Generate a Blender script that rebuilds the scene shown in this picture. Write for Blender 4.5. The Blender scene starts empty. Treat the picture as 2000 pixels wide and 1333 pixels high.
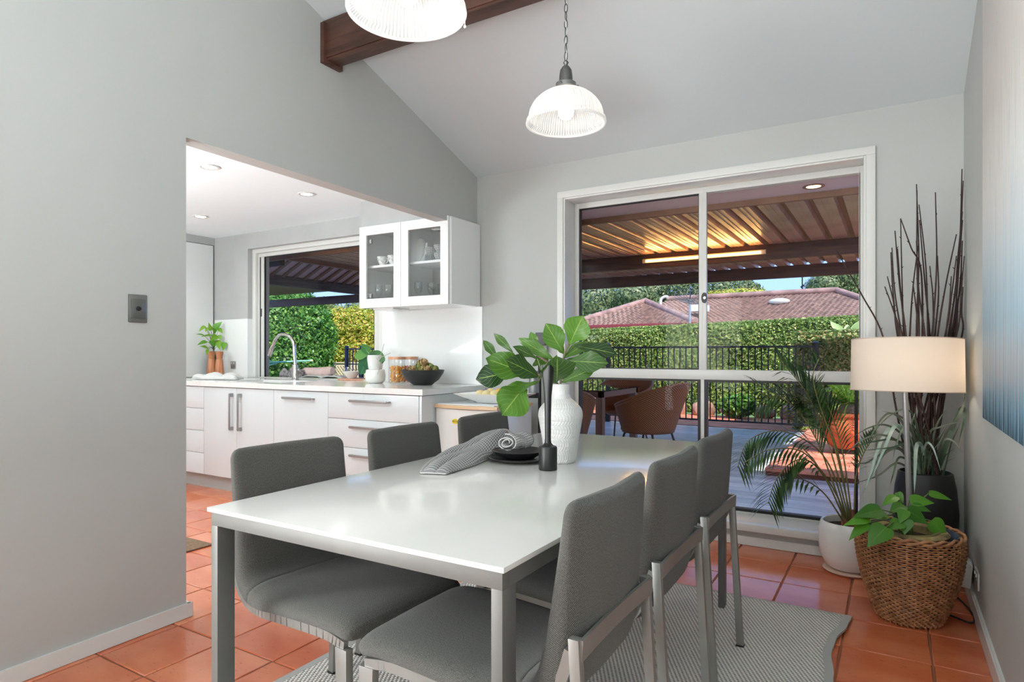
import bpy, bmesh, math, random
import numpy as np
from mathutils import Vector as V, Matrix, noise as mn
random.seed(7)
sc = bpy.context.scene
COL = sc.collection
PI = math.pi
# ------------------------------------------------------------ camera, world, sun, exposure
F, TH, HY, H = 1236.0, 0.5415, 692.0, 1.15      # focal (px of 2000), yaw, horizon row, eye height
ST, CT = math.sin(TH), math.cos(TH)
cd = bpy.data.cameras.new('camera'); cam = bpy.data.objects.new('camera', cd); COL.objects.link(cam)
cam.location = (0, 0, H); cam.rotation_euler = (PI/2, 0, TH)
cd.sensor_width = 36; cd.lens = F/2000*36; cd.shift_y = (HY-666.5)/2000; cd.clip_end = 400; cd.clip_start = .02
sc.camera = cam
sc.view_settings.view_transform = 'Standard'; sc.view_settings.look = 'None'
sc.view_settings.gamma = 1; sc.view_settings.use_curve_mapping = False; sc.view_settings.exposure = 0.06
wd = bpy.data.worlds.new('sky'); sc.world = wd; wd.use_nodes = True
wn = wd.node_tree; bg = wn.nodes['Background']
tc = wn.nodes.new('ShaderNodeTexCoord'); sx = wn.nodes.new('ShaderNodeSeparateXYZ'); rp = wn.nodes.new('ShaderNodeValToRGB')
wn.links.new(tc.outputs['Generated'], sx.inputs[0]); wn.links.new(sx.outputs[2], rp.inputs[0]); wn.links.new(rp.outputs[0], bg.inputs[0])
for i_, (p_, c_) in enumerate(((0.0, (.24, .36, .68, 1)), (.18, (.20, .34, .66, 1)), (1.0, (.17, .32, .64, 1)))):
    if i_ > 1: rp.color_ramp.elements.new(p_)
    rp.color_ramp.elements[i_].position = p_; rp.color_ramp.elements[i_].color = c_
bg.inputs[1].default_value = 2.6
sc.cycles.transparent_max_bounces = 32; sc.cycles.max_bounces = 10; sc.cycles.diffuse_bounces = 5
def lamp(name, kind, loc, energy, color=(1,1,1), size=.1, size_y=None, target=None, spot=None):
    d = bpy.data.lights.new(name, kind); d.energy = energy; d.color = color
    if kind == 'AREA':
        d.size = size
        if size_y: d.shape = 'RECTANGLE'; d.size_y = size_y
    elif kind in ('POINT', 'SPOT'): d.shadow_soft_size = size
    if spot: d.spot_size = spot; d.spot_blend = .6
    o = bpy.data.objects.new(name, d); COL.objects.link(o); o.location = loc
    if target is not None: o.rotation_euler = (V(target)-V(loc)).to_track_quat('-Z', 'Y').to_euler()
    return o
sun = lamp('sun', 'SUN', (6, -3, 9), 6.0, (1, .95, .87), target=(0, 0, 0)); sun.data.angle = .01
sun.rotation_euler = (V((0, 0, 0))-V((.52, -.46, .72))).to_track_quat('-Z', 'Y').to_euler()
# unseen fill panels added behind and beside the camera and in the kitchen
lamp('rear_fill', 'AREA', (-1.1, -2.85, 1.6), 14, (.97, .99, 1), 3.4, 2.4, target=(-1.1, 4, 1.3))  # added fill panel in front of the solid rear wall
lamp('side_fill', 'AREA', (.285, -1.5, .9), 22, (.97, .99, 1), 2.0, 1.4, target=(-3, -1.5, .7))  # added fill for the left wall, no window there
hd = lamp('right_wall_fill', 'AREA', (-2.38, -.15, 1.15), 52, (.97, .99, 1), 1.7, 1.5, target=(.3, 2.5, 1.1)); hd.data.spread = 1.9  # added fill aimed at the right wall, no opening behind it
lamp('ceiling_fill', 'AREA', (-.25, -.95, .80), 160, (.92, .98, 1), 1.0, 1.2, target=(-.25, -.949, 4.2))  # unseen uplight added to brighten the raked ceiling
lamp('kitchen_ceiling_fill', 'AREA', (-4.3, .6, 1.3), 112, (.87, .972, 1), 1.6, 1.0, target=(-4.3, .9, 2.6))  # unseen uplight added to brighten the kitchen ceiling
lamp('kitchen_fill', 'AREA', (-4.6, -.5, 1.5), 20, (.90, .975, 1), 2.4, 1.8, target=(-4.6, 4, 1.2))  # added fill panel facing the cabinets, no window behind it

# ------------------------------------------------------------ pixel helpers
def ray(px, py):
    a = px-1000; return V((-ST*F+CT*a, CT*F+ST*a, HY-py))
def W(px, py, w): return V((0, 0, H))+ray(px, py)*(w/F)
def onz(px, py, z=0.0): d = ray(px, py); return V((0, 0, H))+d*((z-H)/d.z)
def ony(px, py, y): d = ray(px, py); return V((0, 0, H))+d*(y/d.y)
def onx(px, py, x): d = ray(px, py); return V((0, 0, H))+d*(x/d.x)

# ------------------------------------------------------------ materials
def lin(c):
    return tuple(((v/255)/12.92 if v/255 <= .04045 else ((v/255+.055)/1.055)**2.4) for v in c)+(1,)
MATS = {}
class NT:
    def __init__(s, name):
        s.m = bpy.data.materials.new(name); s.m.use_nodes = True; s.t = s.m.node_tree; s.p = s.t.nodes['Principled BSDF']; s.out = s.t.nodes['Material Output']
    def n(s, typ, **kw):
        k = s.t.nodes.new('ShaderNode'+typ)
        for a, b in kw.items():
            if a.startswith('i_'):
                key = a[2:]; key = int(key) if key.isdigit() else key.replace('_', ' ')
                k.inputs[key].default_value = b
            else: setattr(k, a, b)
        return k
    def l(s, a, b): s.t.links.new(a, b)
    def obj(s): return s.n('TexCoord').outputs['Object']
    def uv(s): return s.n('TexCoord').outputs['UV']
    def mapping(s, src, scale=(1, 1, 1), rot=(0, 0, 0), loc=(0, 0, 0)):
        m = s.n('Mapping'); m.inputs['Scale'].default_value = scale; m.inputs['Rotation'].default_value = rot; m.inputs['Location'].default_value = loc
        s.l(src, m.inputs[0]); return m.outputs[0]
    def ramp(s, src, stops):
        r = s.n('ValToRGB'); e = r.color_ramp.elements
        while len(e) < len(stops): e.new(.5)
        for i, (p, c) in enumerate(stops): e[i].position = p; e[i].color = lin(c) if len(c) == 3 else c
        s.l(src, r.inputs[0]); return r.outputs[0]
    def math(s, op, a, b=None, c=None):
        k = s.n('Math', operation=op)
        for i, x in enumerate((a, b, c)):
            if x is None: continue
            if isinstance(x, (int, float)): k.inputs[i].default_value = x
            else: s.l(x, k.inputs[i])
        return k.outputs[0]
    def mix(s, fac, a, b, mode='MIX'):
        k = s.n('MixRGB', blend_type=mode)
        for i, x in enumerate((fac, a, b)):
            if isinstance(x, (int, float)): k.inputs[i].default_value = x
            elif isinstance(x, tuple): k.inputs[i].default_value = lin(x)
            else: s.l(x, k.inputs[i])
        return k.outputs[0]
    def bump(s, h, strength=.3, dist=.01):
        b = s.n('Bump'); b.inputs['Strength'].default_value = strength; b.inputs['Distance'].default_value = dist
        s.l(h, b.inputs['Height']); s.l(b.outputs[0], s.p.inputs['Normal']); return b
def M(name, rgb=(200, 200, 200), rough=.5, metal=0.0, var=0.0, vs=8, bump=0.0, bs=60, bd=.004, spec=.5, coat=0.0, trans=0.0, emit=None, sub=0):
    if name in MATS: return MATS[name]
    t = NT(name); p = t.p; p.inputs['Base Color'].default_value = lin(rgb); p.inputs['Roughness'].default_value = rough; p.inputs['Metallic'].default_value = metal
    p.inputs['Specular IOR Level'].default_value = spec; p.inputs['Coat Weight'].default_value = coat; p.inputs['Transmission Weight'].default_value = trans
    if var:
        nz = t.n('TexNoise', i_Scale=vs, i_Detail=5.0); t.l(t.obj(), nz.inputs['Vector'])
        a = tuple(max(0, v*(1-var)) for v in rgb); b = tuple(min(255, v*(1+var)) for v in rgb)
        t.l(t.ramp(nz.outputs[0], [(.3, a), (.7, b)]), p.inputs['Base Color'])
    if bump:
        nb = t.n('TexNoise', i_Scale=bs, i_Detail=4.0); t.l(t.obj(), nb.inputs['Vector']); t.bump(nb.outputs[0], bump, bd)
    if emit: p.inputs['Emission Color'].default_value = lin(emit[0]); p.inputs['Emission Strength'].default_value = emit[1]
    MATS[name] = t.m; return t.m
def reg(t, name): MATS[name] = t.m; return t.m

PAINT = M('wall_paint', (180, 182, 179), .62, bump=.08, bs=180, bd=.001, var=.012, vs=1.2)
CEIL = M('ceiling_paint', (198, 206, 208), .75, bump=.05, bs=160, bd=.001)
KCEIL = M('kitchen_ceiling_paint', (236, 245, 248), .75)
KWALL = M('kitchen_wall_paint', (175, 177, 176), .55, var=.03, vs=2.5)
GLOSSW = M('gloss_white', (212, 219, 221), .16, coat=.3)
TRIMW = M('trim_white', (214, 214, 210), .28, bump=.10, bs=220, bd=.0006)
WHITE = M('white_lacquer', (230, 232, 231), .22, coat=.2)
SPLASH = M('white_splashback_glass', (232, 234, 233), .08, coat=.5)
STONE = M('white_stone', (230, 231, 229), .10, var=.015, vs=20)
ALUW = M('powder_white', (206, 206, 202), .32)
GASK = M('black_gasket', (22, 21, 20), .5)
STEEL = M('brushed_steel', (146, 146, 142), .40, .65, var=.06, vs=5)
STEELT = M('table_steel', (106, 106, 103), .5, .35, var=.06, vs=5)
CHROME = M('chrome', (205, 203, 200), .10, 1.0)
STEELD = M('satin_handle', (162, 162, 162), .35, .6)
BLACK = M('black_matte', (26, 26, 27), .42)
BLACKG = M('black_glaze', (30, 30, 32), .3)
DGREY = M('dark_grey_plastic', (70, 70, 72), .4)
CERW = M('white_ceramic', (224, 224, 220), .22, coat=.3)
SOIL = M('potting_soil', (48, 38, 31), .95, bump=1, bs=90, bd=.01)
TERRA = M('terracotta', (186, 98, 58), .75, var=.12, vs=6, bump=.2, bs=40)
LABELY = M('yellow_sticker', (226, 204, 60), .35)
BROWNWOOD = None
def wood(name, dark, light, scale=(1, 14, 14), rough=.45, axis=0, sc_=3.0):
    t = NT(name); mp = t.mapping(t.obj(), scale)
    nz = t.n('TexNoise', i_Scale=sc_, i_Detail=8.0, i_Distortion=.6); t.l(mp, nz.inputs['Vector'])
    t.l(t.ramp(nz.outputs[0], [(.28, dark), (.72, light)]), t.p.inputs['Base Color']); t.p.inputs['Roughness'].default_value = rough; t.p.inputs['Specular IOR Level'].default_value = .5 if 'deck' not in name else 1.0
    t.bump(nz.outputs[0], .15, .003); return reg(t, name)
BEAMW = wood('stained_beam', (50, 31, 25), (94, 62, 50), (1, 9, 9), .42)
PERGW = wood('pergola_timber', (54, 28, 14), (100, 58, 32), (1, 9, 9), .55)
GREYW = wood('weathered_timber', (70, 58, 50), (104, 88, 78), (9, 1, 9), .7)
MILLW = wood('mill_wood', (140, 74, 42), (205, 138, 92), (12, 12, 1.2), .35)
BOARDW = wood('board_wood', (196, 138, 104), (222, 172, 140), (10, 2, 2), .4)
TRIMOAK = wood('pale_timber', (214, 178, 138), (232, 204, 168), (1, 10, 10), .35)
DECKS = []
for k in range(4):
    c = 1+.06*(k-1.5)
    DECKS.append(wood('deck_timber_%s' % 'abcd'[k], tuple(min(250, int(v*c)) for v in (200, 201, 208)), tuple(min(250, int(v*c)) for v in (232, 234, 239)), (1.2, 16, 16), .26))
def tilemat(name, a, b):
    t = NT(name); nz = t.n('TexNoise', i_Scale=2.3, i_Detail=6.0); t.l(t.mapping(t.obj(), (1, 2.2, 1)), nz.inputs['Vector'])
    n2 = t.n('TexNoise', i_Scale=26.0, i_Detail=3.0); t.l(t.mapping(t.obj(), (1, 3.5, 1)), n2.inputs['Vector'])
    base = t.ramp(nz.outputs[0], [(.3, a), (.7, b)])
    spk = t.ramp(n2.outputs[0], [(.30, (150, 66, 30)), (.36, (255, 255, 255))])
    t.l(t.mix(.35, base, spk, 'MULTIPLY'), t.p.inputs['Base Color'])
    rr = t.n('MapRange'); rr.inputs[3].default_value = .16; rr.inputs[4].default_value = .30; t.l(nz.outputs[0], rr.inputs[0]); t.l(rr.outputs[0], t.p.inputs['Roughness'])
    t.p.inputs['Coat Weight'].default_value = .35; t.p.inputs['Coat Roughness'].default_value = .12
    t.bump(nz.outputs[0], .12, .01); return reg(t, name)
TILES = [tilemat('terracotta_tile_a', (200, 100, 60), (220, 128, 86)), tilemat('terracotta_tile_b', (194, 92, 54), (214, 118, 78)), tilemat('terracotta_tile_c', (206, 110, 72), (224, 138, 98)), tilemat('terracotta_tile_d', (192, 88, 50), (216, 124, 84))]
GROUT = M('grout', (150, 92, 66), .85)
BRICKM = [M('brick_red_a', (142, 74, 50), .85, var=.15, vs=14), M('brick_red_b', (122, 62, 42), .85, var=.15, vs=14), M('brick_red_c', (158, 88, 62), .85, var=.15, vs=14)]
PAVM = [M('paver_a', (222, 146, 118), .6, var=.1, vs=9), M('paver_b', (208, 130, 102), .6, var=.1, vs=9), M('paver_c', (232, 164, 136), .6, var=.1, vs=9)]
def fabric(name, a, b, s1=330.0, bumpst=.5):
    t = NT(name); u = t.mapping(t.uv(), (s1, s1, s1)); sp = t.n('SeparateXYZ'); t.l(u, sp.inputs[0])
    sx = t.math('SINE', sp.outputs[0]); row = t.math('SINE', sp.outputs[1]); pr = t.math('MULTIPLY', sx, row)
    h = t.math('MULTIPLY_ADD', pr, .5, .5)
    nz = t.n('TexNoise', i_Scale=260.0, i_Detail=2.0); t.l(t.uv(), nz.inputs['Vector'])
    hh = t.math('ADD', t.math('MULTIPLY', h, .6), t.math('MULTIPLY', nz.outputs[0], .4))
    t.l(t.ramp(hh, [(.25, a), (.75, b)]), t.p.inputs['Base Color']); t.p.inputs['Roughness'].default_value = .92
    t.p.inputs['Sheen Weight'].default_value = .12; t.p.inputs['Specular IOR Level'].default_value = .15
    t.bump(hh, bumpst, .002); return reg(t, name)
CHAIRF = fabric('charcoal_weave', (34, 34, 33), (118, 117, 112), 1500.0, .8)
def waffle(name, a, b, s):
    t = NT(name); u = t.mapping(t.uv(), (s, s, s)); sp = t.n('SeparateXYZ'); t.l(u, sp.inputs[0])
    fx = t.math('ABSOLUTE', t.math('SUBTRACT', t.math('FRACT', sp.outputs[0]), .5)); fy = t.math('ABSOLUTE', t.math('SUBTRACT', t.math('FRACT', sp.outputs[1]), .5))
    h = t.math('MAXIMUM', fx, fy)
    t.l(t.ramp(h, [(.30, a), (.46, b)]), t.p.inputs['Base Color']); t.p.inputs['Roughness'].default_value = .95; t.bump(h, .7, .006); return reg(t, name)
WAFFLE = waffle('waffle_cotton', (118, 118, 120), (196, 195, 193), 105.0)
TOWELW = waffle('white_towel_cotton', (205, 205, 203), (232, 231, 228), 90.0)
def rugmat():
    t = NT('woven_rug'); u = t.mapping(t.obj(), (300, 420, 1), (0, 0, .42)); sp = t.n('SeparateXYZ'); t.l(u, sp.inputs[0])
    a = t.math('SINE', sp.outputs[1]); b = t.math('SINE', t.math('ADD', t.math('MULTIPLY', sp.outputs[0], .62), t.math('MULTIPLY', t.math('SIGN', a), 1.57)))
    h = t.math('MULTIPLY_ADD', t.math('MULTIPLY', t.math('SINE', sp.outputs[0]), a), .5, .5)
    nz = t.n('TexNoise', i_Scale=95.0, i_Detail=3.0); t.l(t.obj(), nz.inputs['Vector'])
    hh = t.math('ADD', t.math('MULTIPLY', h, .8), t.math('MULTIPLY', nz.outputs[0], .25))
    t.l(t.ramp(hh, [(.24, (96, 92, 88)), (.42, (206, 202, 196)), (.85, (236, 233, 228))]), t.p.inputs['Base Color']); t.p.inputs['Roughness'].default_value = .95
    t.bump(hh, 1.0, .006); return reg(t, 'woven_rug')
RUG = rugmat(); RUGB = M('rug_binding', (172, 172, 168), .9, bump=.5, bs=260, bd=.002)
JUTE = M('brown_jute', (132, 106, 84), .95, bump=.8, bs=240, bd=.004, var=.12, vs=60)
def wickm(name, a, b, s=260):
    t = NT(name); nz = t.n('TexNoise', i_Scale=30.0, i_Detail=4.0); t.l(t.obj(), nz.inputs['Vector'])
    t.l(t.ramp(nz.outputs[0], [(.3, a), (.7, b)]), t.p.inputs['Base Color']); t.p.inputs['Roughness'].default_value = .42; return reg(t, name)
WICK = wickm('tan_rattan', (136, 88, 54), (196, 142, 98))
def weavemat():
    t = NT('brown_resin_weave'); u = t.mapping(t.uv(), (1, 1, 1)); sp = t.n('SeparateXYZ'); t.l(u, sp.inputs[0])
    a = t.math('SINE', t.math('MULTIPLY', sp.outputs[0], 300.0)); b = t.math('SINE', t.math('MULTIPLY', sp.outputs[1], 300.0))
    h = t.math('MULTIPLY_ADD', t.math('MULTIPLY', a, b), .5, .5)
    t.l(t.ramp(h, [(.2, (80, 46, 26)), (.8, (176, 118, 78))]), t.p.inputs['Base Color']); t.p.inputs['Roughness'].default_value = .5; t.p.inputs['Specular IOR Level'].default_value = .25; return reg(t, 'brown_resin_weave')
RESIN = weavemat()
def glassm(name, tint=(1, 1, 1, 1), rough=0.0, ior=1.5, extra=0.0):
    t = NT(name); tr = t.n('BsdfTransparent'); tr.inputs[0].default_value = tint; g = t.n('BsdfGlossy'); g.inputs['Roughness'].default_value = rough
    ge = t.n('NewGeometry'); dt = t.n('VectorMath', operation='DOT_PRODUCT'); t.l(ge.outputs['Incoming'], dt.inputs[0]); t.l(ge.outputs['Normal'], dt.inputs[1]); mx = t.n('MixShader')
    r0 = ((ior-1)/(ior+1))**2; k = t.math('POWER', t.math('SUBTRACT', 1.0, t.math('ABSOLUTE', dt.outputs['Value'])), 5.0)
    t.l(t.math('MULTIPLY_ADD', k, 1-r0, r0+extra), mx.inputs[0]); t.l(tr.outputs[0], mx.inputs[1]); t.l(g.outputs[0], mx.inputs[2]); t.l(mx.outputs[0], t.out.inputs[0]); return reg(t, name)
GLASS = glassm('window_glass', (.99, .995, .995, 1), 0, 1.12)
TUMBLER = glassm('drinking_glass', (.985, .99, .99, 1), 0, 1.45, .02)
CABGLASS = glassm('cabinet_glass', (.93, .935, .935, 1), 0, 1.35)
AQUAGLASS = glassm('aqua_table_glass', (.45, .68, .70, 1), .02, 1.6, .25)
def shademat():
    t = NT('ribbed_opal_glass'); tr = t.n('BsdfTransparent'); tl = t.n('BsdfTranslucent'); df = t.n('BsdfDiffuse'); gl = t.n('BsdfGlossy'); gl.inputs['Roughness'].default_value = .12
    tl.inputs[0].default_value = (.95, .95, .94, 1); df.inputs[0].default_value = (.9, .9, .89, 1); tr.inputs[0].default_value = (.95, .95, .95, 1)
    sp = t.n('SeparateXYZ'); t.l(t.uv(), sp.inputs[0]); rib = t.math('MULTIPLY_ADD', t.math('SINE', t.math('MULTIPLY', sp.outputs[0], 2*PI*90)), .5, .5)
    bm = t.n('Bump'); bm.inputs['Strength'].default_value = .9; bm.inputs['Distance'].default_value = .004; t.l(rib, bm.inputs['Height'])
    for k in (tl, df, gl): t.l(bm.outputs[0], k.inputs['Normal'])
    m1 = t.n('MixShader'); m1.inputs[0].default_value = .45; t.l(tl.outputs[0], m1.inputs[1]); t.l(df.outputs[0], m1.inputs[2])
    m2 = t.n('MixShader'); t.l(t.math('MULTIPLY_ADD', rib, .28, .04), m2.inputs[0]); t.l(m1.outputs[0], m2.inputs[1]); t.l(tr.outputs[0], m2.inputs[2])
    m3 = t.n('MixShader'); m3.inputs[0].default_value = .10; t.l(m2.outputs[0], m3.inputs[1]); t.l(gl.outputs[0], m3.inputs[2]); t.l(m3.outputs[0], t.out.inputs[0]); return reg(t, 'ribbed_opal_glass')
SHADEG = shademat()
def lampcloth():
    t = NT('cream_lampshade'); tl = t.n('BsdfTranslucent'); tl.inputs[0].default_value = lin((240, 222, 204)); df = t.n('BsdfDiffuse'); df.inputs[0].default_value = lin((232, 226, 218))
    m = t.n('MixShader'); m.inputs[0].default_value = .5; t.l(tl.outputs[0], m.inputs[1]); t.l(df.outputs[0], m.inputs[2]); t.l(m.outputs[0], t.out.inputs[0]); return reg(t, 'cream_lampshade')
LSHADE = lampcloth()
BULB = M('lit_bulb', (255, 250, 240), .5, emit=((255, 248, 235), 14))
DLITE = M('lit_downlight', (255, 252, 246), .5, emit=((255, 250, 242), 9))
DLITEW = M('lit_warm_downlight', (255, 226, 180), .5, emit=((255, 218, 165), 5))
TUBEL = M('lit_tube', (255, 200, 120), .5, emit=((255, 196, 110), 7))
SOFFIT = M('soffit_paint', (216, 192, 184), .8)
FASCIA = M('fascia_timber', (132, 96, 74), .6, var=.08, vs=4)
def roofmetal():
    t = NT('corrugated_roof_underside'); nz = t.n('TexNoise', i_Scale=3.0, i_Detail=6.0); t.l(t.mapping(t.obj(), (1, .8, 1)), nz.inputs['Vector'])
    t.l(t.ramp(nz.outputs[0], [(.3, (150, 112, 92)), (.55, (186, 150, 132)), (.72, (168, 158, 126))]), t.p.inputs['Base Color'])
    t.p.inputs['Roughness'].default_value = .30; t.p.inputs['Metallic'].default_value = .15; t.bump(nz.outputs[0], .25, .02); return reg(t, 'corrugated_roof_underside')
ROOFM = roofmetal()
ROOFRIB = M('roof_rib', (120, 84, 58), .5, .2)
FENCEB = M('fence_black', (34, 36, 42), .4)
def leafm(name, stops, rough=.45, transl=.35):
    t = NT(name); g = t.n('NewGeometry'); c = t.ramp(g.outputs['Random Per Island'], stops); t.l(c, t.p.inputs['Base Color']); t.p.inputs['Roughness'].default_value = rough
    tl = t.n('BsdfTranslucent'); t.l(c, tl.inputs[0]); mx = t.n('MixShader'); mx.inputs[0].default_value = transl; t.l(t.p.outputs[0], mx.inputs[1]); t.l(tl.outputs[0], mx.inputs[2]); t.l(mx.outputs[0], t.out.inputs[0]); return reg(t, name)
HEDGEL = leafm('hedge_leaves', [(0, (74, 108, 46)), (.45, (130, 160, 72)), (.85, (180, 196, 104)), (1, (216, 210, 130))])
HEDGEL2 = leafm('near_hedge_leaves', [(0, (84, 112, 48)), (.5, (136, 162, 82)), (.8, (186, 190, 116)), (1, (222, 180, 130))])
GREENL = leafm('bright_green_leaves', [(0, (44, 94, 34)), (.5, (84, 142, 52)), (1, (150, 190, 84))])
YELLOWL = leafm('yellow_green_leaves', [(0, (112, 140, 40)), (.4, (172, 184, 60)), (.8, (216, 204, 92)), (1, (226, 160, 100))])
GUML = leafm('gum_leaves', [(0, (84, 104, 70)), (.5, (120, 138, 90)), (1, (168, 174, 120))])
CYCL = leafm('cycad_leaflets', [(0, (70, 130, 50)), (.6, (120, 170, 60)), (1, (190, 200, 80))])
PALML = leafm('palm_leaflets', [(0, (30, 52, 26)), (.5, (50, 82, 40)), (1, (84, 118, 62))], .4, .25)
GRASSL = leafm('strap_leaves', [(0, (64, 84, 62)), (.5, (104, 124, 100)), (1, (160, 178, 160))], .35, .25)
BARK = M('bark', (120, 104, 88), .9, var=.2, vs=10, bump=.5, bs=30, bd=.02)
TWIG = M('dark_twig', (46, 28, 26), .7, var=.25, vs=25)
STEMG = M('green_stem', (92, 112, 52), .5)
def veinleaf(name, a, b, vein, n=7.0, wv=.018, rough=.32):
    t = NT(name); sp = t.n('SeparateXYZ'); t.l(t.uv(), sp.inputs[0])
    au = t.math('ABSOLUTE', t.math('SUBTRACT', sp.outputs[0], .5))
    mid = t.math('LESS_THAN', au, wv)
    k = t.math('FRACT', t.math('MULTIPLY', t.math('SUBTRACT', sp.outputs[1], t.math('MULTIPLY', au, .75)), n))
    side = t.math('LESS_THAN', t.math('ABSOLUTE', t.math('SUBTRACT', k, .5)), .055)
    v = t.math('MAXIMUM', mid, t.math('MULTIPLY', side, .42))
    nz = t.n('TexNoise', i_Scale=3.0, i_Detail=3.0); t.l(t.obj(), nz.inputs['Vector']); oi = t.n('ObjectInfo')
    fac = t.math('ADD', t.math('MULTIPLY', nz.outputs[0], .4), t.math('MULTIPLY', oi.outputs['Random'], .6))
    base = t.ramp(fac, [(.15, a), (.85, b)]); c = t.mix(v, base, vein); t.l(c, t.p.inputs['Base Color']); t.p.inputs['Roughness'].default_value = rough
    t.bump(v, -.35, .004); tl = t.n('BsdfTranslucent'); t.l(c, tl.inputs[0]); mx = t.n('MixShader'); mx.inputs[0].default_value = .22
    t.l(t.p.outputs[0], mx.inputs[1]); t.l(tl.outputs[0], mx.inputs[2]); t.l(mx.outputs[0], t.out.inputs[0]); return reg(t, name)
FIDDLE = veinleaf('fiddle_leaf', (18, 50, 22), (84, 130, 40), (136, 164, 78))
POTHOS = veinleaf('pothos_leaf', (44, 104, 24), (98, 160, 40), (110, 160, 60), 0.01, .01)
KPOTH = veinleaf('kitchen_pothos_leaf', (84, 156, 30), (150, 196, 60), (150, 190, 90), 0.01, .012)
ORCH = veinleaf('orchid_leaf', (30, 96, 62), (96, 150, 60), (100, 150, 80), 0.01, .01)

# ------------------------------------------------------------ mesh helpers
class MB:
    def __init__(s): s.v = []; s.f = []; s.uv = []
    def add(s, vs, fs, uvs=None):
        o = len(s.v); s.v += [tuple(p) for p in vs]
        for i, f in enumerate(fs):
            s.f.append(tuple(o+k for k in f)); s.uv.append(uvs[i] if uvs else None)
        return s
    def box(s, x0, x1, y0, y1, z0, z1, m=None):
        vs = [V((x, y, z)) for z in (z0, z1) for y in (y0, y1) for x in (x0, x1)]
        if m is not None: vs = [m @ p for p in vs]
        return s.add(vs, [(0, 2, 3, 1), (4, 5, 7, 6), (0, 1, 5, 4), (2, 6, 7, 3), (0, 4, 6, 2), (1, 3, 7, 5)])
    def hexa(s, bot, top):   # 4 bottom points ccw, 4 top points
        return s.add(list(bot)+list(top), [(3, 2, 1, 0), (4, 5, 6, 7), (0, 1, 5, 4), (1, 2, 6, 5), (2, 3, 7, 6), (3, 0, 4, 7)])
    def bar(s, a, b, w, h, up=(0, 0, 1)):
        a = V(a); b = V(b); d = (b-a).normalized(); r = d.cross(V(up))
        if r.length < 1e-4: r = d.cross(V((1, 0, 0)))
        r.normalize(); u = r.cross(d).normalized(); q = [(-1, -1), (1, -1), (1, 1), (-1, 1)]
        return s.hexa([a+r*(i*w/2)+u*(j*h/2) for i, j in q], [b+r*(i*w/2)+u*(j*h/2) for i, j in q])
    def tube(s, pts, r, n=8, cap=True, closed=False):
        pts = [V(p) for p in pts]; N = len(pts); rs = r if isinstance(r, (list, tuple)) else [r]*N; vs = []; prev = None
        for i, p in enumerate(pts):
            if closed: d = pts[(i+1) % N]-pts[i-1]
            else: d = pts[min(i+1, N-1)]-pts[max(i-1, 0)]
            d.normalize()
            if prev is None:
                u = d.cross(V((0, 0, 1)))
                if u.length < .05: u = d.cross(V((1, 0, 0)))
            else: u = prev-d*prev.dot(d)
            u.normalize(); prev = u; w = d.cross(u)
            vs += [p+(u*math.cos(2*PI*k/n)+w*math.sin(2*PI*k/n))*rs[i] for k in range(n)]
        fs = []; L = N if closed else N-1
        for i in range(L):
            for k in range(n):
                a = i*n+k; b = i*n+(k+1) % n; c = ((i+1) % N)*n+(k+1) % n; d_ = ((i+1) % N)*n+k; fs.append((a, b, c, d_))
        if cap and not closed: fs += [tuple(range(n))[::-1], tuple((N-1)*n+k for k in range(n))]
        return s.add(vs, fs)
    def lathe(s, prof, c=(0, 0, 0), n=32, flute=None, m=None, closed=False):
        c = V(c); vs = []; fs = []; uvs = []; N = len(prof)
        for i, (r, z) in enumerate(prof):
            for k in range(n):
                t = 2*PI*k/n; rr = r*(1+(flute(t, z) if flute else 0)); p = V((rr*math.cos(t), rr*math.sin(t), z))
                if m is not None: p = m @ p
                vs.append(c+p)
        for i in range(N if closed else N-1):
            j = (i+1) % N
            for k in range(n):
                fs.append((i*n+k, i*n+(k+1) % n, j*n+(k+1) % n, j*n+k)); uvs.append([(k/n, i/N), ((k+1)/n, i/N), ((k+1)/n, (i+1)/N), (k/n, (i+1)/N)])
        if not closed:
            for i, rev in ((0, True), (N-1, False)):
                if prof[i][0] > 1e-4:
                    f = tuple(i*n+k for k in range(n)); fs.append(f[::-1] if rev else f); uvs.append(None)
        return s.add(vs, fs, uvs)
    def shell(s, prof, **k):   # open lathe without caps
        N = len(prof); n = k.get('n', 32); before = len(s.f); s.lathe(prof, **k)
        keep = [(f, u) for f, u in list(zip(s.f, s.uv))[before:] if len(f) == 4]; s.f = s.f[:before]+[a for a, _ in keep]; s.uv = s.uv[:before]+[b for _, b in keep]; return s
    def grid(s, nu, nv, fn, usz=1.0, vsz=1.0, flip=False):
        vs = [fn(i/nu, j/nv) for j in range(nv+1) for i in range(nu+1)]; fs = []; uvs = []
        for j in range(nv):
            for i in range(nu):
                a = j*(nu+1)+i; f = (a, a+1, a+nu+2, a+nu+1); q = [(i/nu*usz, j/nv*vsz), ((i+1)/nu*usz, j/nv*vsz), ((i+1)/nu*usz, (j+1)/nv*vsz), (i/nu*usz, (j+1)/nv*vsz)]
                if flip: f = f[::-1]; q = q[::-1]
                fs.append(f); uvs.append(q)
        return s.add(vs, fs, uvs)
    def sphere(s, c, r, n=12, m=8, sq=(1, 1, 1)):
        c = V(c); return s.lathe([(r*math.sin(PI*i/m), -r*math.cos(PI*i/m)) for i in range(m+1)], c, n, m=Matrix.Diagonal((*sq, 1)))
ORG = {}
def props(o, label=None, cat=None, group=None, kind=None):
    for k, v in (('label', label), ('category', cat), ('group', group), ('kind', kind)):
        if v: o[k] = v
    return o
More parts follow.
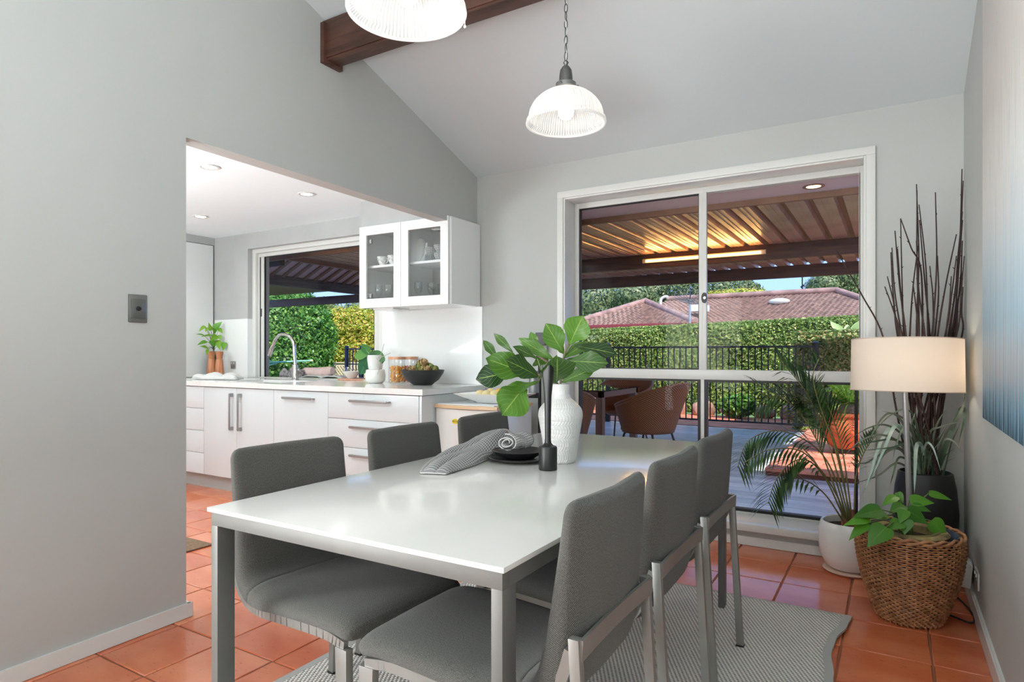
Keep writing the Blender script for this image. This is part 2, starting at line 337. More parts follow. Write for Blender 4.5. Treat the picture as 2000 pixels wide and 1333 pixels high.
def thing(name, label, cat, loc=(0, 0, 0), group=None, rz=0.0):
    o = bpy.data.objects.new(name, None); o.empty_display_size = .1; COL.objects.link(o); o.location = loc; o.rotation_euler = (0, 0, rz); ORG[o.name] = V(loc)
    return props(o, label, cat, group)
def build(name, mb, mat, parent=None, smooth=None, bevel=0.0, local=False, label=None, cat=None, group=None, kind=None, sol=0.0, org=None, seg=2):
    me = bpy.data.meshes.new(name); off = V((0, 0, 0))
    if parent is not None:
        if not local: off = ORG[parent.name]
    elif mb.v and not local:
        xs = [p[0] for p in mb.v]; ys = [p[1] for p in mb.v]; zs = [p[2] for p in mb.v]
        off = V(org) if org else V(((min(xs)+max(xs))/2, (min(ys)+max(ys))/2, min(zs)))
    me.from_pydata([(p[0]-off.x, p[1]-off.y, p[2]-off.z) for p in mb.v], [], mb.f)
    if any(mb.uv):
        ul = me.uv_layers.new(name='UVMap'); i = 0
        buf = []
        for f, u in zip(mb.f, mb.uv):
            for q in (u or [(0, 0)]*len(f)): buf += [q[0], q[1]]
        if len(buf) == 2*len(me.loops): ul.data.foreach_set('uv', buf)
    if bevel:
        bm = bmesh.new(); bm.from_mesh(me)
        ed = [e for e in bm.edges if len(e.link_faces) == 2 and e.calc_face_angle(0) > .6]
        bmesh.ops.bevel(bm, geom=ed, offset=bevel, segments=seg, profile=.6, affect='EDGES'); bm.to_mesh(me); bm.free()
    if smooth is not None:
        me.shade_smooth()
        if smooth: me.set_sharp_from_angle(angle=math.radians(smooth))
    elif bevel: me.shade_smooth(); me.set_sharp_from_angle(angle=math.radians(40))
    for mm in (mat if isinstance(mat, (list, tuple)) else [mat]): me.materials.append(mm)
    me.validate()
    o = bpy.data.objects.new(name, me); COL.objects.link(o)
    if parent is not None: o.parent = parent; ORG[o.name] = off if not local else V((0, 0, 0))
    else: o.location = off; ORG[o.name] = off
    if sol: md = o.modifiers.new('thickness', 'SOLIDIFY'); md.thickness = sol; md.offset = 0
    return props(o, label, cat, group, kind)
def inst(name, src, parent, loc=(0, 0, 0), rot=(0, 0, 0), mat=None):
    o = bpy.data.objects.new(name, src.data if hasattr(src, 'data') else src); COL.objects.link(o)
    if parent: o.parent = parent
    o.location = loc; o.rotation_euler = rot; return o
def struct(name, mb, mat, parent=None, **k):
    return build(name, mb, mat, parent, kind='structure', **k)
def dup(root, loc, rz=0.0, label=None, group=None, rot=None):
    r = root.copy(); COL.objects.link(r); r.location = loc; r.rotation_euler = rot or (0, 0, rz)
    if label: r['label'] = label
    if group: r['group'] = group
    for ch in list(root.children):
        c = ch.copy(); COL.objects.link(c); c.parent = r
        for g in list(ch.children):
            d = g.copy(); COL.objects.link(d); d.parent = c
    return r
def crv(pts, n=8):   # catmull-rom
    pts = [V(p) for p in pts]; P = [pts[0]*2-pts[1]]+pts+[pts[-1]*2-pts[-2]]; out = []
    for i in range(1, len(P)-2):
        a, b, c, d = P[i-1:i+3]
        for k in range(n):
            t = k/n; out.append(.5*((2*b)+(c-a)*t+(2*a-5*b+4*c-d)*t*t+(3*b-a-3*c+d)*t**3))
    out.append(pts[-1]); return out
# ============================================================ THE SETTING
def XL(y): return -2.625-.03*(y-1)
XR, YW, YO = .315, 4.0, 4.25
def cz(y): return 2.495+.313*(4-y) if y >= .4 else 2.495+.313*3.6-.313*(.4-y)
TX0, TY0, TPX, TPY = .127, 2.806, .302, .3095
# floor and its tiles
fl = MB().box(-6.7, XR+.12, -3.1, 4.25, -.15, -.004); floor = struct('floor', fl, GROUT, org=(-1, 1, 0))
def seen(p, lo=-40, hi=2040, bot=1480):
    d = p-V((0, 0, H)); w = -ST*d.x+CT*d.y
    if w < .15: return False
    r = CT*d.x+ST*d.y; px = 1000+F*r/w; py = HY-F*d.z/w
    return lo < px < hi and py < bot
tmesh = []
for k in range(4):
    mb = MB().box(-TPX/2+.0035, TPX/2-.0035, -TPY/2+.0035, TPY/2-.0035, -.012, 0)
    o = build('floor_tile_pattern', mb, TILES[k], local=True, bevel=.003, seg=1); tmesh.append(o.data); bpy.data.objects.remove(o)
cnt = 0; rest = MB(); rt = random.Random(3)
for i in range(-22, 2):
    for j in range(-20, 5):
        c = V((TX0+(i-.5)*TPX, TY0+(j+.5)*TPY, 0))
        if c.x > XR+.1 or c.y > 4.02 or c.y < -3 or c.x < -6.6: continue
        cor = [c+V((a*TPX/2, b*TPY/2, 0)) for a in (-1, 1) for b in (-1, 1)]
        vis = any(seen(q, 340 if q.x < -2.66 else -40) for q in cor) and c.y < (3.5 if c.x < -2.7 else 4.1)
        if vis and cnt < 296:
            t = inst('floor_tile', tmesh[rt.randrange(4)], floor, (c.x-floor.location.x, c.y-floor.location.y, -floor.location.z+rt.uniform(-.0006, .0004)), (rt.uniform(-.0012, .0012), rt.uniform(-.0012, .0012), PI*rt.randrange(2))); cnt += 1
        else: rest.box(c.x-TPX/2+.0035, c.x+TPX/2-.0035, c.y-TPY/2+.0035, c.y+TPY/2-.0035, -.012, 0)
build('tile_field', rest, TILES[0], floor, kind='stuff')
# left wall with wide opening to the kitchen
def wl(y0, y1, zb, mb, t=.10):
    a, b = XL(y0), XL(y1)
    mb.hexa([(a-t, y0, zb), (a, y0, zb), (b, y1, zb), (b-t, y1, zb)], [(a-t, y0, cz(y0)+.03), (a, y0, cz(y0)+.03), (b, y1, cz(y1)+.03), (b-t, y1, cz(y1)+.03)])
mb = MB(); wl(-3, .4, 0, mb); wl(.4, 1.635, 0, mb); wl(1.635, 4.0, 2.097, mb); struct('wall_left', mb, PAINT)
mb = MB(); mb.box(XR, XR+.1, -3, 4.25, 0, 0); mb = MB()
for y0, y1 in ((-3, .4), (.4, 4.25)):
    mb.hexa([(XR, y0, 0), (XR+.1, y0, 0), (XR+.1, y1, 0), (XR, y1, 0)], [(XR, y0, cz(y0)+.03), (XR+.1, y0, cz(y0)+.03), (XR+.1, y1, cz(y1)+.03), (XR, y1, cz(y1)+.03)])
struct('wall_right', mb, PAINT)
# window wall of the dining area (opening for the big window)
WX0, WX1, WZ0, WZ1 = -1.98, -.125, .13, 2.245
mb = MB().box(-2.76, WX0, YW, YO, 0, 2.6).box(WX1, XR, YW, YO, 0, 2.6).box(WX0, WX1, YW, YO, WZ1, 2.6).box(WX0, WX1, YW, YO, 0, WZ0-.03)
struct('wall_window', mb, PAINT)
# kitchen window wall
KX0, KX1, KZ1 = -5.442, -3.672, 2.185
mb = MB().box(-6.6, KX0, YW, YO, 0, 2.45).box(KX1, -2.76, YW, YO, 0, 2.45).box(KX0, KX1, YW, YO, KZ1, 2.45).box(KX0, KX1, YW, YO, 0, .87)
struct('wall_kitchen', mb, KWALL)
struct('wall_kitchen_bulkhead', MB().box(-3.56, -2.80, 3.63, 3.998, 2.134, 2.345), KWALL)
struct('wall_kitchen_left', MB().box(-6.7, -6.55, -.6, 4.0, 0, 2.4).box(-6.55, -5.97, 2.1, 3.998, 2.265, 2.345), KWALL)
struct('wall_kitchen_rear', MB().box(-6.7, -2.76, -.7, -.6, 0, 2.4), KWALL)
struct('wall_rear', MB().box(-2.9, XR+.1, -3.1, -3, 0, 2.75), PAINT)
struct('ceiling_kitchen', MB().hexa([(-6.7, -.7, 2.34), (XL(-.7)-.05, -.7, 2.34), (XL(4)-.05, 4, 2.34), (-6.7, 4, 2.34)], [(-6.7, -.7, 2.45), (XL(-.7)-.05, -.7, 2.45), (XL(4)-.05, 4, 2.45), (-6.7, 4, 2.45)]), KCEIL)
mb = MB()
for y0, y1 in ((-3.1, .4), (.4, 4.02)):
    mb.hexa([(-2.86, y0, cz(y0)), (XR+.12, y0, cz(y0)), (XR+.12, y1, cz(y1)), (-2.86, y1, cz(y1))], [(-2.86, y0, cz(y0)+.12), (XR+.12, y0, cz(y0)+.12), (XR+.12, y1, cz(y1)+.12), (-2.86, y1, cz(y1)+.12)])
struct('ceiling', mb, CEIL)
# splashbacks
mb = MB().box(KX1, -2.665, 3.992, 3.9995, .918, 1.51); struct('trim_splashback_right', mb, SPLASH)
mb = MB().box(-5.96, KX0, 3.992, 3.9995, .918, 1.498).box(KX0, KX0+.006, 3.992, 4.05, .918, 1.498); struct('trim_splashback_left', mb, SPLASH)
# exposed beam with its end plate
th = thing('ceiling_beam', 'dark red-brown stained timber beam crossing high under the raked ceiling', 'beam', (-1.1, 2.48, 2.74)); th['kind'] = 'structure'
build('beam', MB().box(XL(2.5), XR, 2.43, 2.535, 2.765, cz(2.48)+.0), BEAMW, th, bevel=.003)
build('end_plate', MB().box(XL(2.5)+.0, XL(2.5)+.028, 2.412, 2.553, 2.735, 2.955), BEAMW, th, bevel=.002)
build('bottom_batten', MB().box(XL(2.5)+.028, XR, 2.436, 2.53, 2.752, 2.768), BEAMW, th, bevel=.002)
# baseboards
mb = MB(); a, b = XL(-3), XL(1.655)
for t, z in ((.014, .062),):
    mb.hexa([(a-.0, -3, .002), (a+t, -3, .002), (b+t, 1.66, .002), (b-.0, 1.66, .002)], [(a, -3, z), (a+t*.8, -3, z), (b+t*.8, 1.66, z), (b, 1.66, z)])
mb.box(XL(1.64)-.11, XL(1.64)+.014, 1.636, 1.652, .002, .062)
struct('baseboard_left', mb, TRIMW)
struct('baseboard_right', MB().box(XR-.014, XR, -3, 3.985, .002, .075).box(XR-.009, XR, -3, 3.985, .075, .082), TRIMW)
struct('baseboard_window', MB().box(-2.70, WX0-.05, 3.986, 4.0, .002, .075).box(WX1+.05, XR-.015, 3.986, 4.0, .002, .075).box(WX0-.05, WX1+.05, 3.984, 4.0, .002, .055), TRIMW)
# ---- window_1 : the big four-light window
win = MB()
def frame_rect(mb, x0, x1, z0, z1, w, y0, y1):
    mb.box(x0, x0+w, y0, y1, z0, z1).box(x1-w, x1, y0, y1, z0, z1).box(x0+w, x1-w, y0, y1, z1-w, z1).box(x0+w, x1-w, y0, y1, z0, z0+w)
w1 = thing('window_1', None, None, (-1.05, 4.0, WZ0)); w1['kind'] = 'structure'
cs = MB().box(WX0-.045, WX0, 3.982, 3.9995, .141, WZ1).box(WX1, WX1+.045, 3.982, 3.9995, .141, WZ1).box(WX0-.045, WX1+.045, 3.982, 3.9995, WZ1, WZ1+.045)
cs.box(WX0, WX0+.012, 3.99, 4.16, .15, WZ1).box(WX1-.012, WX1, 3.99, 4.16, .15, WZ1).box(WX0+.012, WX1-.012, 3.99, 4.16, WZ1-.012, WZ1)
build('casing', cs, TRIMW, w1, bevel=.003)
sl = MB().box(WX0-.05, WX1+.05, 3.935, 4.0, .098, .140).hexa([(WX0, 4.0, .10), (WX1, 4.0, .10), (WX1, 4.16, .11), (WX0, 4.16, .11)], [(WX0, 4.0, .139), (WX1, 4.0, .139), (WX1, 4.16, .155), (WX0, 4.16, .155)])
build('sill', sl, TRIMW, w1, bevel=.004)
fr = MB(); fy0, fy1 = 4.150, 4.205; fx0, fx1 = WX0+.012, WX1-.012
fr.box(fx0, fx0+.032, fy0, fy1, .135, 2.233).box(fx1-.028, fx1, fy0, fy1, .135, 2.233).box(fx0+.032, fx1-.028, fy0, fy1, 2.195, 2.233).box(fx0+.032, fx1-.028, fy0, fy1, .135, .163)
fr.box(fx0+.032, fx1-.028, fy0-.006, fy1-.002, .985, 1.048).box(-1.070, -1.044, fy0+.002, fy1-.004, .163, .985).box(-1.078, -1.055, fy0-.004, fy1-.004, 1.048, 2.195)
build('frame', fr, ALUW, w1, bevel=.0015)
sash = MB().box(-1.054, -1.028, 4.138, 4.165, 1.048, 2.197).box(-.166, -.158, 4.150, 4.165, 1.048, 2.197); build('sliding_sash', sash, ALUW, w1, bevel=.0015)
gk = MB()
frame_rect(gk, -1.936, -1.078, 1.048, 2.197, .007, 4.16, 4.19)
frame_rect(gk, -1.936, -1.070, .163, .986, .015, 4.147, 4.19); frame_rect(gk, -1.044, -.172, .163, .986, .017, 4.147, 4.19)
build('gasket', gk, GASK, w1)
for a, b, c, d, y in ((-1.934, -1.072, 1.05, 2.196, 4.175), (-1.034, -.160, 1.05, 2.196, 4.155), (-1.934, -1.07, .165, .985, 4.17), (-1.044, -.172, .165, .985, 4.17)):
    build('pane', MB().box(a, b, y, y+.004, c, d), GLASS, w1)
lk = MB(); lk.lathe([(0, 0), (.034, 0), (.034, .012), (0, .012)], (0, 0, 0), 28, m=Matrix.Translation((-1.040, 4.137, 1.512)) @ Matrix.Rotation(PI/2, 4, 'X') @ Matrix.Diagonal((.5, 1, 1, 1)))
latch = build('latch', lk, BLACK, w1, smooth=40); build('lock_button', MB().lathe([(0, 0), (.008, 0), (.008, .004), (0, .004)], n=16, m=Matrix.Translation((-1.036, 4.125, 1.512)) @ Matrix.Rotation(PI/2, 4, 'X')), CHROME, latch, smooth=40)
bt = MB(); frame_rect(bt, -1.44, -1.415, 1.05, 1.078, .004, 4.165, 4.17); build('sash_stop', bt, BLACK, w1)
# ---- window_2 : kitchen window
w2 = thing('window_2', None, None, (-4.6, 4.0, .92)); w2['kind'] = 'structure'
cs = MB().box(KX0, KX0+.05, 4.05, 4.10, .918, KZ1).box(KX1-.098, KX1, 4.055, 4.10, .918, KZ1).box(KX0+.05, KX1-.098, 4.05, 4.10, KZ1-.04, KZ1)
build('casing', cs, TRIMW, w2, bevel=.003)
fr = MB().box(KX0+.0505, KX0+.072, 4.08, 4.12, .918, KZ1-.0405).box(KX1-.172, KX1-.106, 4.08, 4.12, .918, KZ1-.0405).box(KX0+.072, KX1-.172, 4.08, 4.12, KZ1-.075, KZ1-.0405).box(KX0+.072, KX1-.172, 4.08, 4.12, .918, .925)
fr.box(KX0+.078, KX0+.125, 4.09, 4.115, .925, KZ1-.075); build('frame', fr, ALUW, w2, bevel=.0015)
gk = MB().box(KX0+.072, KX0+.077, 4.085, 4.11, .925, KZ1-.075).box(KX0+.125, KX0+.13, 4.095, 4.112, .925, KZ1-.075).box(KX1-.182, KX1-.172, 4.085, 4.112, .925, KZ1-.075).box(KX0+.13, KX1-.182, 4.095, 4.112, KZ1-.08, KZ1-.0755).box(KX1-.106, KX1-.098, 4.07, 4.11, .925, KZ1-.041)
build('gasket', gk, GASK, w2)
build('finger_pull', MB().box(KX0+.086, KX0+.094, 4.086, 4.09, 1.52, 1.60), BLACK, w2)
build('pane', MB().box(KX0+.13, -4.55, 4.10, 4.104, .925, KZ1-.08), GLASS, w2)
# skirting conduit, house shell outside
struct('roof', MB().hexa([(-8.5, .4, 3.80), (6.2, .4, 3.80), (6.2, 4.84, 2.42), (-8.5, 4.84, 2.42)], [(-8.5, .4, 3.92), (6.2, .4, 3.92), (6.2, 4.84, 2.54), (-8.5, 4.84, 2.54)]).hexa([(-8.5, -3.6, 2.55), (1.2, -3.6, 2.55), (1.2, .4, 3.80), (-8.5, .4, 3.80)], [(-8.5, -3.6, 2.67), (1.2, -3.6, 2.67), (1.2, .4, 3.92), (-8.5, .4, 3.92)]), FASCIA)  # unseen roof, right end lengthened to shade the deck
struct('trim_eaves_soffit', MB().box(-9.5, 6.2, YO, 4.80, 2.265, 2.29), SOFFIT)
struct('trim_fascia', MB().box(-9.5, 6.2, 4.80, 4.835, 2.222, 2.42), FASCIA)
struct('wall_outside', MB().box(-6.7, KX0-.02, YO, YO+.005, -.1, 2.27).box(KX1+.02, WX0-.02, YO, YO+.005, -.1, 2.27), BRICKM[1])
# brick piers seen edge on beside both windows
for px_, n0, name in ((-5.61, 0, 'wall_pier_kitchen'), (-2.035, 1, 'wall_pier_dining')):
    p = struct(name, MB().box(px_-.10, px_+.018, 4.24, 4.345, .0, 2.26), GROUT)
    for k in range(26):
        z = .004+k*.086; bmb = MB().box(px_-.11, px_+.03+.003*((k*7) % 3-1), 4.235, 4.35, z, z+.076); build('brick', bmb, BRICKM[k % 3], p, bevel=.006, seg=1)
# ============================================================ OUTSIDE
struct('ground', MB().box(-60, 40, 9.9, 60, -.9, -.25), M('lawn', (92, 118, 62), .95, var=.3, vs=2))
struct('ground_near', MB().box(-40, 30, 4.25, 9.95, -.9, -.12), M('dark_soil', (70, 62, 54), .95))
deck = struct('floor_deck', MB().box(-10.5, 1.6, 4.26, 9.95, -.10, -.02), M('deck_joists', (24, 22, 22), .9)); rd = random.Random(5)
y = 4.275; k = 0
while y < 9.9:
    build('deck_board', MB().box(-10.4, 1.5, y, y+.129, .004, .03), DECKS[rd.randrange(4)], deck, bevel=.003, seg=1); y += .145; k += 1
# raised brick terrace on the right of the deck
ter = struct('floor_terrace', MB().box(-1.005, 1.6, 6.215, 9.75, .031, .085), M('terrace_bed', (112, 62, 44), .85)); n = 0
row = 0; y = 6.2
while y < 9.7:
    x = -1.01+(-.11 if row % 2 else 0)
    while x < 0.0:
        xa, xb = max(x, -1.01), x+.214
        if xb-xa > .04: build('paver', MB().box(xa, xb, y, y+.104, .07, .102+rd.uniform(-.002, .002)), PAVM[rd.randrange(3)], ter, bevel=.004, seg=1); n += 1
        x += .222
    y += .112; row += 1
build('paving_field', MB().box(0.0, 1.6, 6.2, 9.75, .07, .10), PAVM[0], ter)
struct('floor_garden_path', MB().box(-11, 3, 9.96, 11.75, -.2, .035), M('path_paving', (206, 128, 100), .7, var=.12, vs=5))
# pergola
pg = thing('pergola', 'brown timber pergola with dark beams and ribbed metal roofing over the deck', 'pergola', (-3, 7, 2.15)); pg['kind'] = 'structure'
build('beam', MB().box(-6.4, .5, 7.36, 7.42, 2.185, 2.347), PERGW, pg, bevel=.004, label='dark beam carrying the lit tube')
build('beam', MB().box(-12, .5, 9.26, 9.33, 2.185, 2.347), PERGW, pg, bevel=.004)
build('beam', MB().box(-12, -6.2, 5.0, 5.06, 2.20, 2.33), M('dark_beam', (48, 30, 20), .6), pg, bevel=.004)
build('beam', MB().box(-8.66, -8.56, 5.0, 9.26, 2.27, 2.44), GREYW, pg, bevel=.004, label='weathered grey beam running away from the house')
build('post', MB().box(.40, .50, 9.25, 9.35, .03, 2.185), PERGW, pg, bevel=.004)
mb = MB().box(-6.3, .55, 4.84, 9.42, 2.395, 2.41).box(-12, -8.66, 4.84, 9.3, 2.45, 2.47); build('roof_backing', mb, ROOFRIB, pg)
pan = MB().box(-.070, .070, -2.28, 2.28, 0, .006).box(-.024, -.018, -2.28, 2.28, -.004, 0).box(.018, .024, -2.28, 2.28, -.004, 0).hexa([(-.082, -2.28, .044), (-.070, -2.28, .0), (-.070, 2.28, .0), (-.082, 2.28, .044)], [(-.080, -2.28, .044), (-.066, -2.28, .004), (-.066, 2.28, .004), (-.080, 2.28, .044)]).hexa([(.070, -2.28, .0), (.082, -2.28, .044), (.082, 2.28, .044), (.070, 2.28, .0)], [(.066, -2.28, .004), (.080, -2.28, .044), (.080, 2.28, .044), (.066, 2.28, .004)])
pm = build('roof_panel_pattern', pan, ROOFM, local=True).data; bpy.data.objects.remove(bpy.data.objects['roof_panel_pattern'])
for k in range(33): inst('roof_panel', pm, pg, (-6.2+.205*k-pg.location.x, 7.13-pg.location.y, 2.349-pg.location.z))
# pitched end of the pergola roof, ribs running down slope to the left
g1 = MB()
def gp(x, y, dz=0): return (x, y, 2.42+.45*(x+8.6)+dz)
g1.hexa([gp(-8.6, 5.06), gp(-6.35, 5.06), gp(-6.35, 9.3), gp(-8.6, 9.3)], [gp(-8.6, 5.06, .02), gp(-6.35, 5.06, .02), gp(-6.35, 9.3, .02), gp(-8.6, 9.3, .02)]); build('pitched_sheet', g1, M('pink_sheet', (186, 150, 136), .5, .1), pg)
for k in range(19):
    y = 5.16+.22*k; g1 = MB().hexa([gp(-8.6, y, -.03), gp(-6.35, y, -.03), gp(-6.35, y+.06, -.03), gp(-8.6, y+.06, -.03)], [gp(-8.6, y), gp(-6.35, y), gp(-6.35, y+.06), gp(-8.6, y+.06)]); build('batten', g1, ROOFRIB, pg)
build('gable_infill', MB().hexa([(-6.38, 4.9, 2.3), (-6.33, 4.9, 2.3), (-6.33, 9.3, 2.3), (-6.38, 9.3, 2.3)], [(-6.38, 4.9, 3.45), (-6.33, 4.9, 3.45), (-6.33, 9.3, 3.45), (-6.38, 9.3, 3.45)]), FASCIA, pg)
# lit tube under first beam
tb = thing('tube_light', 'long lit amber fluorescent tube on the dark pergola beam', 'light', (-2.5, 7.34, 2.25))
ta, tb_ = ony(1262, 514, 7.33), ony(1486, 493.5, 7.33); tz = 2.262
build('housing', MB().box(ta.x-.05, tb_.x+.05, 7.335, 7.36, tz-.02, tz+.03), M('batten_housing', (214, 190, 150), .5), tb, bevel=.003)
build('tube', MB().tube([(ta.x, 7.318, tz), (tb_.x, 7.318, tz)], .014, 12), TUBEL, tb, smooth=60)
lamp('tube_glow', 'AREA', ((ta.x+tb_.x)/2, 7.30, tz), 6, (1, .52, .16), tb_.x-ta.x, .03, target=((ta.x+tb_.x)/2, 7.0, tz+.12))
# downlights
def downlight(loc, label, r=.045, mat=DLITE, group=None, ring=TRIMW):
    t = thing('downlight', label, 'downlight', loc, group)
    build('rim', MB().shell([(r*1.02, .002), (r*1.5, 0), (r*1.5, -.004), (r*1.3, -.008), (r*1.02, -.004)], c=loc, n=28), ring, t, smooth=50)
    build('lens', MB().lathe([(0, -.003), (r, -.003), (r, .001), (0, .001)], loc, 24), mat, t, smooth=50); return t
SOFL = onz(1589, 364, 2.2645); downlight(SOFL, 'warm round downlight in the pink eaves outside the big window', .045, DLITEW, ring=M('bronze_rim', (150, 120, 100), .4, .5))
p2 = ony(697, 479, 4.45); downlight((p2.x, 4.45, 2.2645), 'warm round downlight in the eaves outside the kitchen window', .045, DLITEW)
for (a, b), nm in (((409, 326), 'bright round ceiling downlight nearest the kitchen opening jamb'), ((599, 379), 'bright round ceiling downlight furthest right over the benchtop'), ((392, 423), 'small bright ceiling downlight by the tall white cupboard')):
    q = onz(a, b, 2.339); downlight(q, nm, .042)
    lamp('downlight_beam', 'SPOT', (q.x, q.y, 2.325), 16, (1, .97, .92), .04, target=(q.x, q.y, 0), spot=2.4)
lamp('eaves_beam', 'SPOT', (SOFL.x, SOFL.y, 2.25), 10, (1, .8, .55), .03, target=(SOFL.x, SOFL.y, 0), spot=2.2)
# pool-style balustrade fence
fn = thing('fence', 'black metal balustrade fence along the far edge of the deck', 'fence', (-5, 9.83, .03)); FY = 9.83; fz0, fz1 = .13, 1.272
for a, b in ((-10.05, -.95),):
    build('top_rail', MB().box(a, b, FY-.02, FY+.02, fz1-.03, fz1), FENCEB, fn, bevel=.003); build('bottom_rail', MB().box(a, b, FY-.018, FY+.018, fz0, fz0+.025), FENCEB, fn, bevel=.003)
bal = build('baluster_pattern', MB().box(-.008, .008, -.008, .008, fz0+.02, fz1-.02), FENCEB, local=True).data; bpy.data.objects.remove(bpy.data.objects['baluster_pattern'])
x = -9.97; k = 0
while x < -.99: inst('baluster', bal, fn, (x-fn.location.x, 0, -fn.location.z)); x += .0925; k += 1
for x in (-10.06, -9.62, -4.05, -.925):
    p = build('post', MB().box(x-.032, x+.032, FY-.032, FY+.032, .03, fz1+.03), FENCEB, fn, bevel=.003); build('post_cap', MB().lathe([(.001, 0), (.044, 0), (.044, .012), (.02, .03), (.001, .032)], (x, FY, fz1+.03), 16), FENCEB, p, smooth=50)
# ---------- vegetation generators
def leaves(name, pts, nrm, size, mat, parent, jit=.9, seed=1, kind='stuff', aspect=.55):
    r = np.random.RandomState(seed); n = len(pts); d = nrm+r.normal(0, jit, (n, 3)); d /= np.linalg.norm(d, axis=1)[:, None]
    a = np.cross(d, r.normal(0, 1, (n, 3))); a /= np.linalg.norm(a, axis=1)[:, None]; b = np.cross(d, a); s = size*r.uniform(.6, 1.3, (n, 1))
    q = np.stack([pts-a*s, pts+b*s*aspect+d*s*.15, pts+a*s, pts-b*s*aspect+d*s*.15], 1).reshape(-1, 3)
    off = ORG[parent.name] if parent is not None else V((0, 0, 0)); q = q-np.array(off)[None]
    me = bpy.data.meshes.new(name); me.vertices.add(4*n); me.vertices.foreach_set('co', q.astype(np.float32).ravel()); me.loops.add(4*n); me.loops.foreach_set('vertex_index', np.arange(4*n, dtype=np.int32))
    me.polygons.add(n); me.polygons.foreach_set('loop_start', np.arange(0, 4*n, 4, dtype=np.int32)); me.update(calc_edges=True); me.validate(); me.materials.append(mat)
    o = bpy.data.objects.new(name, me); COL.objects.link(o)
    if parent is not None: o.parent = parent
    o['kind'] = kind; return o
def blobs(specs, n, seed=1, shell=.35):   # [(cx,cy,cz,rx,ry,rz)]
    r = np.random.RandomState(seed); P = []; N = []; vol = np.array([s[3]*s[5]+s[4]*s[5] for s in specs]); cnts = (n*vol/vol.sum()).astype(int)
    for s, c in zip(specs, cnts):
        d = r.normal(0, 1, (c, 3)); d /= np.linalg.norm(d, axis=1)[:, None]; rad = 1-shell*r.uniform(0, 1, (c, 1))**1.5
        bump = 1+.12*np.sin(d[:, :1]*9+s[0])*np.sin(d[:, 1:2]*8)*np.sin(d[:, 2:3]*10+s[1])
        P.append(np.array(s[:3])+d*rad*bump*np.array(s[3:6])); N.append(d)
    return np.concatenate(P), np.concatenate(N)
def tree(name, label, base, specs, n, size, mat, trunk, seed, group=None, cat='tree', limbs=(), core=None):
    t = thing(name, label, cat, base, group); P, N = blobs(specs, n, seed); leaves('foliage', P, N, size, mat, t, seed=seed)
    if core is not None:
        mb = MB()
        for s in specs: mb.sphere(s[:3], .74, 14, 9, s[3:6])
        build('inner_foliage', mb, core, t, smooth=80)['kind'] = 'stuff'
    if trunk: build('trunk', MB().tube(crv([base, (base[0]+.06, base[1], base[2]+(trunk[1]-base[2])*.5), (base[0]-.03, base[1], trunk[1])], 3), [trunk[0]*(1-.06*i) for i in range(7)], 8), BARK, t, smooth=60)
    for a in limbs: build('branch', MB().tube(crv(a, 4), [.055-.04*i/(4*(len(a)-1)) for i in range(4*(len(a)-1)+1)], 6), BARK, t, smooth=60)
    return t
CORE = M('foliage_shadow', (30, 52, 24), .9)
# hedges
def hedge(name, label, x0, x1, y, z0, za, zb, depth, n, mat, seed, group, dark=CORE):
    h = thing(name, label, 'hedge', ((x0+x1)/2, y, z0), group); r = np.random.RandomState(seed)
    u = r.uniform(0, 1, n); X = x0+(x1-x0)*u; top = za+(zb-za)*u; topn = r.uniform(0, 1, n) < .28
    Z = np.where(topn, top+r.uniform(-.05, .06, n), z0+(top-z0)*r.uniform(0, 1, n)); Y = np.where(topn, y+depth*r.uniform(0, 1, n), y+r.uniform(-.05, .12, n)+.05*np.sin(X*3.1)*np.sin(Z*5))
    N = np.where(topn[:, None], [[0, -.1, 1]], [[0, -1, .35]]); leaves('foliage', np.stack([X, Y, Z], 1), N, .025, mat, h, jit=.55, seed=seed)
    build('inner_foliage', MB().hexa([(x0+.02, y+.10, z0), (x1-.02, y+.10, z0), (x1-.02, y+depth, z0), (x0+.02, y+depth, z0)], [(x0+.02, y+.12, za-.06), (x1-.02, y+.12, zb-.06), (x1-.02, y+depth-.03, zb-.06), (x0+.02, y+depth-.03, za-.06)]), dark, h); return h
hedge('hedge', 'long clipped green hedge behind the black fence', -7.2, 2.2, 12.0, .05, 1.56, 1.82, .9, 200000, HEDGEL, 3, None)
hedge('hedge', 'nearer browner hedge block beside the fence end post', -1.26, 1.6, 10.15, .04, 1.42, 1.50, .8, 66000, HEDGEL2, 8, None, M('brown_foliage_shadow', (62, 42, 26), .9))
# garden-edge rocks
rk = random.Random(11)
x = -5.4
nb = 0; ORD = 'first second third fourth fifth sixth seventh eighth ninth tenth eleventh twelfth thirteenth fourteenth fifteenth sixteenth seventeenth'.split()
while x < .6:
    s = rk.uniform(.16, .30)*.94; mb = MB().sphere((x+s, 11.72, .03+s*.5), 1, 12, 8, (s*1.05, .16, s*.75))
    mb.v = [tuple(V(p)+V(mn.noise_vector(V(p)*4))*.07) for p in mb.v]; x += s*2.42
    build('boulder', mb, M('rock', (166, 128, 108), .9, var=.25, vs=7, bump=.6, bs=25, bd=.02), smooth=35, label='%s pink-brown boulder, %s from the left along the bed below the hedge' % (('broad', 'squat', 'knobbly')[nb % 3], ORD[nb]), cat='rock', group='boulders edging the garden bed'); nb += 1
tuft = thing('shrub', 'small bright green tuft growing between the boulders', 'plant', (-2.3, 11.36, .03)); P, N = blobs([(-2.3, 11.36, .26, .30, .14, .20)], 900, 5); leaves('foliage', P, N, .05, GREENL, tuft)
